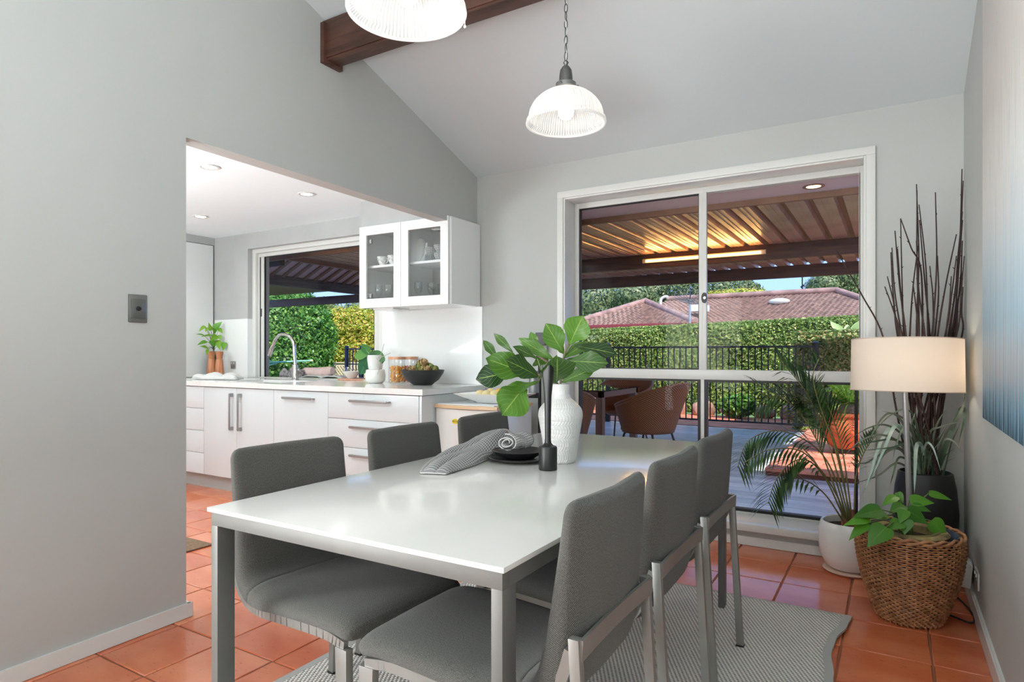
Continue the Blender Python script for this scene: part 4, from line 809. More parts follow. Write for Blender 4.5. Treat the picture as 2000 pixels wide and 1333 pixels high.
for i, (dx, dy, dz, rr) in enumerate(spots):
    c = V((bx+dx, by+dy, BZ+dz)); mb = MB().sphere(c, rr*.72, 10, 8); r = random.Random(i); ax = V((r.uniform(-.5, .5), r.uniform(-.5, .5), 1)).normalized()
    for k in range(34):
        tt_ = math.acos(1-2*(k+.5)/34); ph = k*2.4; d = V((math.sin(tt_)*math.cos(ph), math.sin(tt_)*math.sin(ph), math.cos(tt_))); p = c+d*rr*.78; s = d.cross(V((.3, .2, 1))).normalized()*rr*.30; u_ = s.cross(d).normalized()*rr*.42; mb.add([p-s, p+s, p+s*.6+u_+d*rr*.24, p+u_*1.5+d*rr*.16, p-s*.6+u_+d*rr*.24], [(0, 1, 2, 3, 4)])
    build('artichoke', mb, ART[i % 3], None, smooth=30, label=ARL[i], cat='artichoke', group='artichokes in the black bowl', org=(c.x, c.y, c.z-rr))
# small bar fridge
fx0, fx1, fy0, fy1, fzt = -2.640, -2.10, 3.36, 3.86, .826
t = thing('bar_fridge', 'small white bar fridge with timber-edged top at the end of the bench', 'fridge', (-2.36, 3.6, 0)); fx0, fx1 = -2.648, -2.16
build('body', MB().box(fx0, fx1, 3.42, 3.86, .02, .79), CERW, t, bevel=.008)
dr = MB(); N = 12
def fc(u): return 3.42-.012-.035*math.sin(PI*u)
vs = []
for z in (.06, .785):
    for i in range(N+1): vs.append((fx0+(fx1-fx0)*i/N, fc(i/N), z))
    for i in range(N+1): vs.append((fx0+(fx1-fx0)*(1-i/N), 3.416, z))
m_ = 2*N+2; dr.add(vs, [tuple(range(m_))[::-1], tuple(m_+k for k in range(m_))]+[(k, (k+1) % m_, m_+(k+1) % m_, m_+k) for k in range(m_)])
door = build('door', dr, CERW, t, smooth=30)
tpz = []
for z in (.79, .812):
    for i in range(N+1): tpz.append((fx0-.006+(fx1-fx0+.012)*i/N, fc(i/N)-.012, z))
    tpz += [(fx1+.006, 3.87, z), (fx0-.006, 3.87, z)]
m_ = N+3; mb = MB().add(tpz, [tuple(range(m_))[::-1], tuple(m_+k for k in range(m_))]+[(k, (k+1) % m_, m_+(k+1) % m_, m_+k) for k in range(m_)]); build('timber_edge', mb, TRIMOAK, t, smooth=30)
build('top', MB().box(fx0+.02, fx1-.02, 3.40, 3.86, .812, .818), M('fridge_top', (222, 226, 230), .15), t, bevel=.002)
lg = build('badge', MB().lathe([(0, 0), (.028, 0), (.028, .002), (0, .002)], n=28, m=Matrix.Translation((-2.465, 3.376, .706)) @ Matrix.Rotation(PI/2, 4, 'X') @ Matrix.Diagonal((1, .62, 1, 1))), LABELY, door, smooth=40)
def text(s, size, loc, rot, mat, parent, name='lettering', ext=.0004, sx=1.0):
    c = bpy.data.curves.new(name, 'FONT'); c.body = s; c.size = size; c.align_x = 'CENTER'; c.align_y = 'CENTER'; c.extrude = ext; o = bpy.data.objects.new(name, c); COL.objects.link(o)
    bpy.context.view_layer.update(); me = bpy.data.meshes.new_from_object(o); bpy.data.objects.remove(o); o = bpy.data.objects.new(name, me); COL.objects.link(o); me.materials.append(mat)
    o.location = V(loc)-ORG[parent.name]; o.rotation_euler = rot; o.scale = (sx, 1, 1); o.parent = parent; return o
text('RITA', .020, (-2.465, 3.3725, .706), (PI/2, 0, 0), M('badge_brown', (120, 92, 30), .5), t, 'badge_lettering')
# plate of lemons on the fridge
pcx, pcy, pz = -2.30, 3.60, .820; t = thing('square_platter', 'white square-rimmed platter of lemons resting on the bar fridge', 'platter', (pcx, pcy, pz)); mb = MB()
def sq(s, z): return [(pcx-s, pcy-s*.62, z), (pcx+s, pcy-s*.62, z), (pcx+s, pcy+s*.62, z), (pcx-s, pcy+s*.62, z)]
L_ = [sq(.10, pz+.001), sq(.11, pz+.010), sq(.235, pz+.060), sq(.240, pz+.066), sq(.215, pz+.060), sq(.10, pz+.016)]; vs = [p for r_ in L_ for p in r_]; fs = [(0, 3, 2, 1), (20, 21, 22, 23)]
for i in range(5): fs += [(i*4+k, i*4+(k+1) % 4, i*4+4+(k+1) % 4, i*4+4+k) for k in range(4)]
build('dish', MB().add(vs, fs), CERW, t, bevel=.003)
LEM = [M('lemon_pale', (222, 206, 150), .45, bump=.3, bs=120, bd=.001), M('lemon_ripe', (236, 184, 72), .45, bump=.3, bs=120, bd=.001)]
for i, (dx, dy, m_, lb) in enumerate(((-.085, -.05, 0, 'pale lemon at the left end of the platter row'), (-.03, -.055, 0, 'large pale lemon second along the platter'), (.03, -.05, 0, 'pale yellow lemon in the middle of the platter'), (.085, -.05, 1, 'deep yellow lemon at the fig leaf end of the platter'), (-.045, .02, 0, 'pale lemon behind the front row on the platter'), (.02, .025, 1, 'yellow lemon behind the middle of the platter row'), (.08, .02, 1, 'orange-yellow lemon at the back of the platter'))):
    build('lemon', MB().sphere((pcx+dx, pcy+dy, pz+.062+(.008 if dy > 0 else 0)), 1, 16, 10, (.034, .029, .027)), LEM[m_], None, smooth=80, label=lb, cat='lemon', group='lemons on the white platter')
# upper glazed cabinet
t = thing('wall_cabinet', 'white wall cabinet with two glass doors above the bench end', 'cabinet', (-3.12, 3.8, 1.505)); ux0, ux1, uz0, uz1, uy = -3.560, -2.682, 1.508, 2.130, 3.612
CAB = M('cabinet_inside', (196, 196, 192), .5)
build('carcass', MB().box(ux0, ux0+.018, uy+.012, 3.99, uz0, uz1).box(ux1-.018, ux1, uy+.012, 3.99, uz0, uz1).box(ux0+.018, ux1-.018, uy+.012, 3.99, uz0, uz0+.018).box(ux0+.018, ux1-.018, uy+.012, 3.99, uz1-.018, uz1).box(-3.139, -3.121, uy+.05, 3.97, uz0+.018, uz1-.018), WHITE, t)
build('back_panel', MB().box(ux0+.018, ux1-.018, 3.975, 3.988, uz0+.018, uz1-.018), CAB, t)
for a, b in ((ux0+.018, -3.139), (-3.121, ux1-.018)): build('shelf', MB().box(a, b, uy+.04, 3.975, 1.818, 1.836), WHITE, t)
for a, b, s in ((ux0+.012, -3.132, -1), (-3.128, ux1-.012, 1)):
    d = MB(); frame_rect(d, a, b, uz0-.003, uz1+.002, .068, uy-.012, uy+.010); dd = build('door', d, WHITE, t, bevel=.0015)
    build('glass', MB().box(a+.064, b-.064, uy-.002, uy+.002, uz0+.062, uz1-.064), CABGLASS, dd)
    if s < 0:
        for z in (1.60, 2.02): build('hinge', MB().box(a+.066, a+.10, uy+.012, uy+.03, z-.016, z+.016), STEELD, dd, bevel=.002)
build('light_pelmet', MB().box(ux0+.05, -3.30, uy+.1, 3.9, uz0-.012, uz0), WHITE, t)
# crockery and glassware inside
CHK = waffle('checked_china', (60, 60, 60), (226, 226, 222), 30.0); FLOR = M('floral_china', (206, 206, 204), .3, var=.2, vs=55); n_ = [0]
def cup(x, y, z, mat, label, r=.04, h=.055, grp='cups on the cabinet shelf', handle_=True):
    t = thing('cup', label, 'cup', (x, y, z), grp); build('bowl', MB().lathe([(0, .002), (r*.5, .002), (r*.55, .006), (r*.9, h*.6), (r, h), (r*.93, h), (r*.8, h*.6), (r*.4, .01), (0, .01)], (x, y, z), 20), mat, t, smooth=50)
    if handle_: build('handle', MB().tube([(x+r*.8+r*.5*math.sin(a), y, z+h*.55+h*.28*math.cos(a)) for a in [PI*k/8 for k in range(9)]], .004, 6), mat, t, smooth=60)
cup(-3.40, 3.70, 1.836, FLOR, 'pale floral teacup at the left of the left cabinet shelf', .042, .07); cup(-3.29, 3.70, 1.836, FLOR, 'pale floral teacup in the middle of the left cabinet shelf', .045, .07); cup(-3.225, 3.78, 1.836, FLOR, 'floral teacup at the right of the left cabinet shelf', .042, .095)
t = thing('saucer', 'thin pale saucer under the floral teacups', 'saucer', (-3.34, 3.74, 1.836)); build('dish', MB().lathe([(0, .0005), (.05, .0005), (.1, .008), (.098, .010), (0, .003)], (-3.34, 3.82, 1.836), 24), FLOR, t, smooth=50)
for k in range(5): build('saucer', MB().lathe([(0, .0005), (.03, .0005), (.064, .010), (.062, .012), (0, .004)], (-2.935, 3.74, 1.8365+k*.010), 24), CHK, None, smooth=50, label='black and white patterned saucer, %s in the stack on the right cabinet shelf' % ('lowest', 'second lowest', 'middle', 'second highest', 'topmost')[k], cat='saucer', group='stacked patterned saucers', org=(-2.935, 3.74, 1.8365+k*.010))
for (x, y, z, lb) in ((-2.955, 3.74, 1.888, 'patterned cup on top of the saucer stack'), (-2.85, 3.71, 1.836, 'dark-dotted cup standing right of the saucer stack'), (-2.865, 3.80, 1.836+.0, 'patterned cup at the back of the right shelf'), (-2.765, 3.72, 1.836, 'dotted cup nearest the right door stile'), (-2.85, 3.712, 1.895, 'patterned cup perched on the dotted cup'), (-2.775, 3.80, 1.836, 'patterned cup in the right rear shelf corner')): cup(x, y, z, CHK, lb, .045, .056, 'patterned cups on the right shelf', False)
t = thing('coffee_pot', 'tall white coffee pot with curved spout on the right cabinet shelf', 'pot', (-3.05, 3.74, 1.836)); build('body', MB().lathe([(0, .001), (.04, .001), (.05, .05), (.045, .14), (.03, .19), (.02, .2), (0, .21)], (-3.10, 3.80, 1.836), 24), CERW, t, smooth=50); build('spout', MB().tube(crv([(-3.065, 3.78, 1.86), (-3.03, 3.77, 1.90), (-3.01, 3.76, 1.99)], 5), [.022-.0012*k for k in range(11)], 8), CERW, t, smooth=60)
GL = [(-3.46, 3.72), (-3.38, 3.74), (-3.33, 3.80), (-3.25, 3.72), (-3.20, 3.80), (-3.06, 3.72), (-3.0, 3.80), (-2.98, 3.90), (-2.82, 3.88), (-2.74, 3.84)]
gp_ = [(0, .001), (.028, .001), (.029, .003), (.004, .008), (.0035, .065), (.02, .085), (.032, .12), (.028, .165), (.026, .165), (.029, .12), (.017, .088), (0, .075)]
first = None
for i, (x, y) in enumerate(GL):
    if first is None: first = build('wine_glass', MB().lathe([(r_, z) for r_, z in gp_], (x, y, 1.5265), 18), TUMBLER, None, smooth=60, label='clear stemmed wine glass furthest left in the bottom of the wall cabinet', cat='wine glass', group='wine glasses in the wall cabinet', org=(x, y, 1.5265))
    else: dup(first, (x, y, 1.5265), label='clear stemmed wine glass, %s from the left in the bottom of the wall cabinet' % ORD[i])
for i, (x, y) in enumerate(((-2.81, 3.74), (-2.735, 3.72))):
    build('champagne_flute', MB().lathe([(0, .001), (.03, .001), (.004, .008), (.0035, .11), (.022, .14), (.03, .20), (.026, .27), (.024, .27), (.028, .20), (.018, .142), (0, .125)], (x, y, 1.5265), 18), TUMBLER, None, smooth=60, label=('tall clear glass left of the pair near the cabinet door stile', 'tall clear glass nearest the right stile of the cabinet door')[i], cat='glass', group='tall glasses in the wall cabinet')
build('glass_comport', MB().lathe([(0, .001), (.045, .001), (.006, .012), (.006, .07), (.03, .09), (.075, .125), (.08, .13), (.07, .125), (.028, .10), (0, .09)], (-2.90, 3.745, 1.5275), 24), TUMBLER, None, smooth=60, label='footed clear glass comport among the wine glasses', cat='comport')
# brown mat on the kitchen floor
mq = [onz(412, 1066), onz(363, 1084)]; mt = MB(); mt.box(-4.4, -3.50, 1.72, 2.335, .001, .009); m_ = build('floor_mat', mt, JUTE, None, bevel=.003, label='brown woven floor mat on the kitchen tiles', cat='mat')
# light switch on the left wall
a, b = onx(250, 603, XL(1.4)), 0
t = thing('wall_switch', 'brushed steel single switch plate on the left wall', 'switch', (XL(1.423), 1.423, 1.335)); m = Matrix.Translation((XL(1.423), 1.423, 1.335)) @ Matrix.Rotation(.03, 4, 'Z')
build('plate', MB().box(0, .006, -.038, .038, -.057, .057, m), M('steel_plate', (142, 142, 138), .3, .8), t, bevel=.004); build('inner_plate', MB().box(.005, .0085, -.029, .029, -.040, .038, m), M('steel_plate_inner', (128, 128, 124), .3, .8), t, bevel=.003)
build('knob', MB().lathe([(0, 0), (.0095, 0), (.0095, .005), (.007, .008), (0, .008)], n=20, m=m @ Matrix.Translation((.008, 0, 0)) @ Matrix.Rotation(PI/2, 4, 'Y')), BLACK, t, smooth=40)
# ============================================================ DINING AREA
# rug
ru = MB(); rx0, rx1, ry0, ry1 = -1.845, -.150, .35, 3.118
def redge(y):
    s = ry1-y
    pts = [(0, 0), (.15, -.012), (.30, -.042), (.42, -.050), (.60, -.030), (.85, -.005), (1.2, .0), (3, 0)]
    for (a, b), (c, d) in zip(pts, pts[1:]):
        if a <= s <= c: return rx1+b+(d-b)*(3*((s-a)/(c-a))**2-2*((s-a)/(c-a))**3)
    return rx1
def rugf(u, v):
    y = ry0+(ry1-ry0)*v; x = rx0+(redge(y)-rx0)*u; return V((x, y, .0075+(.010*max(0, math.sin((ry1-y)*7.5))*max(0, u-.93)/.07 if y > 2.3 else 0)))
NV, NU = 90, 30; top = [rugf(i/NU, j/NV) for j in range(NV+1) for i in range(NU+1)]
ru.grid(NU, NV, rugf)
rg = thing('area_rug', 'grey flat-woven rug with pale bound edge under the dining table', 'rug', ((rx0+rx1)/2, 1.7, .001))
build('weave', ru, RUG, rg, smooth=180, sol=.006)
per = [rugf(1, j/NV) for j in range(NV, -1, -1)]; bd = MB()
def strip(pts, w, out):
    for p, q in zip(pts, pts[1:]):
        o = V(out)*w; bd.hexa([p+V((0, 0, -.006)), q+V((0, 0, -.006)), q-o+V((0, 0, -.006)), p-o+V((0, 0, -.006))], [p+V((0, 0, .0035)), q+V((0, 0, .0035)), q-o+V((0, 0, .0035)), p-o+V((0, 0, .0035))])
strip(per, .030, (1, 0, 0)); strip([rugf(0, j/NV) for j in range(NV+1)], .030, (-1, 0, 0)); strip([rugf(i/NU, 1) for i in range(NU+1)], .012, (0, 1, 0)); build('binding', bd, RUGB, rg)
FZ = .0115
# dining table
tx0, tx1, ty0, ty1, tz = -1.572, -.638, 1.030, 2.972, .740
t = thing('dining_table', 'long white-topped dining table with brushed steel frame on the grey rug', 'table', ((tx0+tx1)/2, 2.0, FZ))
TOPM = M('white_ceramic_top', (206, 205, 201), .16, coat=.25)
build('tabletop', MB().box(tx0, tx1, ty0, ty1, tz-.0115, tz), TOPM, t, bevel=.0015)
fa = .008; ap0, ap1 = .692, .7255
build('apron', MB().box(tx0+fa, tx1-fa, ty0+fa, ty0+fa+.026, ap0, ap1).box(tx0+fa, tx1-fa, ty1-fa-.026, ty1-fa, ap0, ap1).box(tx0+fa, tx0+fa+.026, ty0+fa+.026, ty1-fa-.026, ap0, ap1).box(tx1-fa-.026, tx1-fa, ty0+fa+.026, ty1-fa-.026, ap0, ap1), STEELT, t, bevel=.001)
build('shadow_gap', MB().box(tx0+.03, tx1-.03, ty0+.03, ty1-.03, ap1, tz-.0115), BLACK, t)  # black sheet stands for the shade in the gap under the top
for x in (tx0+fa, tx1-fa-.026):
    for y in (ty0+fa, ty1-fa-.052): build('leg', MB().box(x, x+.026, y, y+.052, FZ, ap0), STEELT, t, bevel=.0012)
# chairs (local: +x faces the table, origin on the floor under the seat)
def chair_mesh():
    path = [(.285, .425), (.255, .440), (.18, .443), (.06, .436), (-.06, .427), (-.135, .425), (-.19, .440), (-.225, .475), (-.243, .53), (-.256, .60), (-.270, .68), (-.287, .78), (-.298, .850)]
    P = crv([(a, 0, b) for a, b in path], 4); sub = lambda A, B: [A.lerp(B, k/4) for k in range(4)]
    P = sub(P[0], P[1])+sub(P[1], P[2])+P[2:-4]+sub(P[-4], P[-3])+sub(P[-3], P[-2])+sub(P[-2], P[-1])+[P[-1]]; n = len(P); ring = 28; vs = []; uv = []; L = 0; Ls = [0]
    for i in range(1, n): L += (P[i]-P[i-1]).length; Ls.append(L)
    mb = MB(); rows = []
    for i, p in enumerate(P):
        d = (P[min(i+1, n-1)]-P[max(i-1, 0)]).normalized(); nn = V((-d.z, 0, d.x)) # normal
        if nn.z < 0 and i < n*.4: nn = -nn
        nn = V((d.z, 0, -d.x)); s = Ls[i]/L
        end = min(s, 1-s); capf = min(1, math.sqrt(max(0, 1-(1-min(1, end/.028))**2))+.12) if end < .028 else 1
        rr = .034; er = min(1, (end*L)/rr); hw = (.218 if s < .45 else .218-.012*min(1, (s-.45)/.3))-rr*(1-math.sqrt(max(0, 1-(1-er)**2)))*.85; kk = max(0, min(1, (s-.38)/.14)); ll = max(0, min(1, (s-.62)/.36)); th = (.030+.014*kk-.022*ll)*capf; bend = .030*max(0, (s-.52)/.48)
        row = []
        for k in range(ring):
            a = 2*PI*k/ring; c, sn = math.cos(a), math.sin(a); ex = .24; y = hw*math.copysign(abs(c)**ex, c); z = th*math.copysign(abs(sn)**.62, sn)
            z *= 1-.25*(abs(y)/hw)**6; off = bend*((y/.22)**2)
            q = p+V((0, y, 0))+nn*z+V((off, 0, 0)); row.append(q)
        rows.append(row)
    vs = [q for r_ in rows for q in r_]; fs = []; uvs = []
    arc = [0]
    for k in range(ring): arc.append(arc[-1]+(rows[n//2][(k+1) % ring]-rows[n//2][k]).length)
    for i in range(n-1):
        for k in range(ring):
            fs.append((i*ring+k, i*ring+(k+1) % ring, (i+1)*ring+(k+1) % ring, (i+1)*ring+k)); uvs.append([(arc[k], Ls[i]), (arc[k+1], Ls[i]), (arc[k+1], Ls[i+1]), (arc[k], Ls[i+1])])
    fs.append(tuple(range(ring))[::-1]); uvs.append(None); fs.append(tuple((n-1)*ring+k for k in range(ring))); uvs.append(None)
    # split into seat and backrest at ring m
    m = min(range(n), key=lambda k: abs(Ls[k]-.50*L)); seat = MB(); back = MB()
    for mbk, i0, i1, caps in ((seat, 0, m, 0), (back, m, n-1, 1)):
        sub = vs[i0*ring:(i1+1)*ring]; f = [(i*ring+k, i*ring+(k+1) % ring, (i+1)*ring+(k+1) % ring, (i+1)*ring+k) for i in range(i1-i0) for k in range(ring)]; u = uvs[i0*ring:i1*ring]
        f += [tuple(range(ring))[::-1], tuple((i1-i0)*ring+k for k in range(ring))]; mbk.add(sub, f, u+[None, None])
    return seat, back
def make_chair(label):
    t = thing('dining_chair', label, 'chair', (0, 0, 0), 'dining chairs around the table'); s_, b_ = chair_mesh()
    build('seat', s_, CHAIRF, t, smooth=180); build('backrest', b_, CHAIRF, t, smooth=180)
    for sy in (-1, 1):
        y = sy*.202; rail = crv([(.262, y, .404), (.18, y, .414), (.02, y, .406), (-.10, y, .398), (-.17, y, .404), (-.220, y, .436), (-.256, y, .500), (-.276, y, .56)], 5); mb = MB()
        for p, q in zip(rail, rail[1:]): mb.bar(p, q, .022, .014, (0, 1, 0)) if False else mb.bar(p, q+(q-p).normalized()*.002, .024, .014, (0, 1, 0))
        build('side_rail', mb, STEEL, t, bevel=0)
        build('leg', MB().hexa([(.246, y-.011, 0), (.278, y-.011, 0), (.278, y+.011, 0), (.246, y+.011, 0)], [(.232, y-.011, .398), (.276, y-.011, .398), (.276, y+.011, .398), (.232, y+.011, .398)]), STEEL, t, bevel=.001)
        lg = build('leg', MB().hexa([(-.332, y-.010, .004), (-.306, y-.010, .004), (-.306, y+.010, .004), (-.332, y+.010, .004)], [(-.296, y-.010, .588), (-.274, y-.010, .588), (-.274, y+.010, .588), (-.296, y+.010, .588)]), STEEL, t, bevel=.001)
        build('foot_cap', MB().box(-.334, -.304, y-.012, y+.012, 0, .006), BLACK, lg)
    mb = MB(); N = 10
    for i in range(N):
        ya, yb = -.205+.41*i/N, -.205+.41*(i+1)/N; xa, xb = [-.3015+.006*(1-(abs(v)/.205)**2) for v in (ya, yb)]
        mb.hexa([(xa, ya, .545), (xa+.008, ya, .545), (xb+.008, yb, .545), (xb, yb, .545)], [(xa-.002, ya, .587), (xa+.006, ya, .587), (xb+.006, yb, .587), (xb-.002, yb, .587)])
    build('crossbar', mb, STEEL, t, smooth=30); return t
chairs = [(-1.418, 1.375, -.10, 'grey fabric dining chair on the kitchen side, nearest the camera'), (-1.410, 1.955, -.02, 'grey fabric dining chair in the middle of the kitchen side'), (-1.412, 2.535, 0, 'grey fabric dining chair on the kitchen side, nearest the window'),
          (-.812, 1.315, PI, 'grey fabric dining chair on the lamp side, nearest the camera'), (-.820, 1.835, PI, 'grey fabric dining chair in the middle of the lamp side'), (-.830, 2.375, PI-.01, 'grey fabric dining chair on the lamp side, nearest the window')]
c0 = make_chair(chairs[0][3]); c0.location = (chairs[0][0], chairs[0][1], FZ); c0.rotation_euler = (0, 0, chairs[0][2])
for x, y, r_, lb in chairs[1:]: dup(c0, (x, y, FZ), r_, lb)
# vase with fiddle-leaf branches
TZ = tz
q = onz(1090, 904, TZ); vx, vy = q.x, q.y+.02; w_v = -ST*vx+CT*vy; pm_ = w_v/F
t = thing('textured_vase', 'tall white vase with carved dashes holding fiddle-leaf branches on the table', 'vase', (vx, vy, TZ))
vp_ = [(29, 2), (31, 9), (36, 45), (42, 80), (43.5, 92), (41, 104), (32, 115), (22.5, 123), (18.6, 131), (17.8, 142), (18.4, 152)]
prof = [(0, .001), (28*pm_, .001)]+[(p.x, p.z) for p in crv([(a*pm_, 0, b*pm_) for a, b in vp_], 5)]+[(16.8*pm_, 152.5*pm_), (16*pm_, 135*pm_), (15*pm_, 110*pm_), (0, 100*pm_)]
nt = NT('carved_white_ceramic'); sp = nt.n('SeparateXYZ'); nt.l(nt.uv(), sp.inputs[0]); so = nt.n('SeparateXYZ'); nt.l(nt.obj(), so.inputs[0])
band = nt.math('MULTIPLY', so.outputs[2], 62.0); row = nt.math('FLOOR', band); odd = nt.math('SUBTRACT', nt.math('MODULO', row, 3.0), 1.0)
ang = nt.math('ADD', nt.math('MULTIPLY', sp.outputs[0], 44.0), nt.math('MULTIPLY', odd, nt.math('MULTIPLY', nt.math('FRACT', band), .9)))
dash = nt.math('MULTIPLY', nt.math('ABSOLUTE', nt.math('SINE', nt.math('MULTIPLY', ang, PI))), nt.math('SINE', nt.math('MULTIPLY', nt.math('FRACT', band), PI))); hb = nt.math('POWER', dash, .45)
nt.p.inputs['Base Color'].default_value = lin((214, 214, 211)); nt.p.inputs['Roughness'].default_value = .28; nt.p.inputs['Coat Weight'].default_value = .2; nt.bump(hb, .6, .003); CARV = reg(nt, 'carved_white_ceramic')
build('body', MB().lathe(prof, (vx, vy, TZ), 64), CARV, t, smooth=40)
fp = thing('fiddle_leaf_branches', 'large green fiddle-leaf branches standing in the white carved vase', 'plant', (vx, vy, TZ+130*pm_)); w0 = w_v
FL = [(1112, 674, 1138, 618, 50, -.05), (1101, 692, 1067, 632, 42, .02), (1122, 676, 1208, 690, 32, .02), (1103, 705, 1188, 709, 38, -.02), (1095, 748, 1166, 716, 26, .0), (1087, 748, 1090, 700, 64, -.14), (1052, 737, 992, 702, 46, -.10), (1037, 733, 950, 700, 50, -.03), (1000, 728, 929, 740, 46, .03), (1027, 752, 982, 810, 64, -.08), (1052, 746, 974, 768, 24, -.05), (1003, 690, 964, 651, 16, .06), (973, 703, 944, 664, 17, .06), (1083, 704, 1013, 660, 26, .05), (1050, 701, 1003, 676, 20, .0), (1050, 686, 1036, 648, 18, .08), (1090, 742, 1118, 724, 22, .06), (1040, 716, 1072, 690, 24, .08), (1100, 700, 1148, 668, 24, .06)]
mouth = V((vx, vy, TZ+150*pm_))
for i, (a, b, c, d, w_, dw) in enumerate(FL):
    p = W(a, b, w0+dw*.6); r_ = W(c, d, w0+dw*1.3-.03); vw = (V((0, 0, H))-p).normalized(); tilt = [V((0, 0, .5)), V((.3, 0, .2)), V((0, 0, .9)), V((-.3, 0, .3))][i % 4]
    leaf(fp, 'leaf', p, r_, w_*w0/F*1.12, FIDDLE, n0=tuple(vw+tilt*.6), shape='fiddle', curl=.10, fold=.10, seed=i*3+1)
J1 = W(1101, 700, w0); J2 = W(1060, 735, w0)
for a in ([mouth-V((0, 0, .10)), mouth, J1, W(1108, 678, w0), W(1112, 668, w0)], [mouth-V((.01, 0, .10)), mouth-V((.01, 0, 0)), J2, W(1030, 725, w0+.02), W(1003, 708, w0+.03), W(985, 700, w0+.04)], [mouth-V((0, .01, .08)), W(1085, 738, w0), W(1078, 715, w0+.03), W(1050, 695, w0+.04)]):
    build('branch', MB().tube(crv(a, 5), .0045, 7), BARK, fp, smooth=80)
for i, (a, b, c, d, w_, dw) in enumerate(FL):
    if i % 2 == 0: p = W(a, b, w0+dw*.6); j = J1 if a > 1085 else (J2 if a > 1020 else W(1003, 708, w0+.03)); build('leaf_stalk', MB().tube([j, (j+p)/2+V((0, 0, .005)), p], .0028, 5), STEMG, fp, smooth=80)
# black candle holder
q = onz(1065, 920, TZ); hx, hy = q.x, q.y+.02; wh = -ST*hx+CT*hy; pm_ = wh/F
t = thing('candle_holder', 'tall slim matt black candle holder beside the white vase', 'candle holder', (hx, hy, TZ))
def sqring(r, z, k=.35): return [(hx+r*math.copysign(abs(math.cos(a))**k, math.cos(a)), hy+r*math.copysign(abs(math.sin(a))**k, math.sin(a)), z) for a in [2*PI*(i+.5)/24 for i in range(24)]]
rows = [(0.5, 0.001, 1), (17.5, .001, 1), (18, .003, 1), (18, 44*pm_, 1), (16.5, 46.5*pm_, 1), (11, 48*pm_, 1), (6.6, 53*pm_, 1), (5.9, 62*pm_, 1), (6.2, 110*pm_, .9), (6.6, 145*pm_, .7), (8.6, 165*pm_, .5), (9.6, 180*pm_, .38), (10, 200*pm_, .32), (9.8, 205*pm_, .32), (7.2, 205*pm_, .5), (7, 190*pm_, .6), (.5, 190*pm_, 1)]
mb = MB(); vs = []; [vs.extend(sqring(r_*pm_*(.93 if k < .6 else 1), TZ+z, k)) for r_, z, k in rows]; m_ = 24; mb.add(vs, [(i*m_+k, i*m_+(k+1) % m_, (i+1)*m_+(k+1) % m_, (i+1)*m_+k) for i in range(len(rows)-1) for k in range(m_)]); build('body', mb, BLACK, t, smooth=35)
# plates and waffle napkin
q = onz(1003, 905, TZ); px_, py_ = q.x-.01, q.y+.055
build('dinner_plate', MB().lathe([(0, .001), (.075, .001), (.08, .004), (.115, .012), (.120, .017), (.117, .0185), (.08, .009), (0, .007)], (px_, py_, TZ), 48), BLACKG, None, smooth=40, label='larger black stoneware plate lying on the white tabletop', cat='plate')
build('side_plate', MB().lathe([(0, .001), (.060, .001), (.066, .004), (.098, .024), (.103, .031), (.100, .032), (.066, .010), (0, .007)], (px_-.005, py_+.005, TZ+.0095), 48), BLACKG, None, smooth=40, label='smaller black plate stacked on the larger plate under the napkin', cat='plate')
def napkin():
    pa = [onz(848, 928, TZ), onz(890, 905, TZ), onz(935, 892, TZ), onz(975, 878, TZ), onz(1008, 866, TZ+.04)]
    cen = crv([V((p.x, p.y, 0)) for p in pa], 10); n = len(cen); wd = lambda s: .046+.048*math.sin(PI*min(1, s*1.15))**.8; r = random.Random(2)
    def fn(u, v):
        s = u*(n-1); i = min(int(s), n-2); f = s-i; c = cen[i].lerp(cen[i+1], f); d = (cen[i+1]-cen[i]).normalized(); sd = V((-d.y, d.x, 0)); a = (v-.5)*2
        base = TZ+.004+.030*max(0, min(1, (u-.45)/.2)); e = max(0, 1-abs(a)**3.2)*max(0, 1-abs(2*u-1)**9)
        h = .008+.034*abs(math.sin(a*3.9+u*5.2))**.6*(.55+.7*u)+.010*math.sin(u*15+a*4)*math.sin(PI*u)+.010*math.sin(PI*u)
        return c+sd*(a*wd(u)*(1+.12*math.sin(u*13+a)))+V((0, 0, base*1.0+h*e**.6))
    return fn
build('napkin', MB().grid(90, 44, napkin(), .62, .30), WAFFLE, None, smooth=180, label='grey waffle-weave napkin draped from the black plates onto the table', cat='napkin', sol=.004)
mb = MB(); c = onz(1012, 878, TZ+.045); N = 80
def roll(u, v):
    a = u*4.6*PI; r_ = .010+.026*u; return V((c.x-.012+(v-.5)*.03, c.y, TZ+.072))+V((math.cos(a)*r_*1.25, math.sin(a)*r_*.3+(v-.5)*.085, math.sin(a)*r_*.85))+V((0, 0, .003*math.sin(v*9+u*20)))
build('rolled_napkin', MB().grid(80, 12, roll, .5, .12), WAFFLE, None, smooth=180, label='rolled end of waffle cloth resting on the smaller black plate', cat='napkin', sol=.004)
a, b = onz(1000, 880, TZ+.055), onz(1026, 872, TZ+.062); build('butter_knife', MB().tube([V((a.x-.03, a.y-.045, TZ+.062)), V((a.x+.02, a.y-.05, TZ+.066)), V((a.x+.075, a.y-.035, TZ+.076))], [.002, .0028, .0018], 6), BLACK, None, smooth=80, label='thin black knife lying across the rolled napkin', cat='knife')
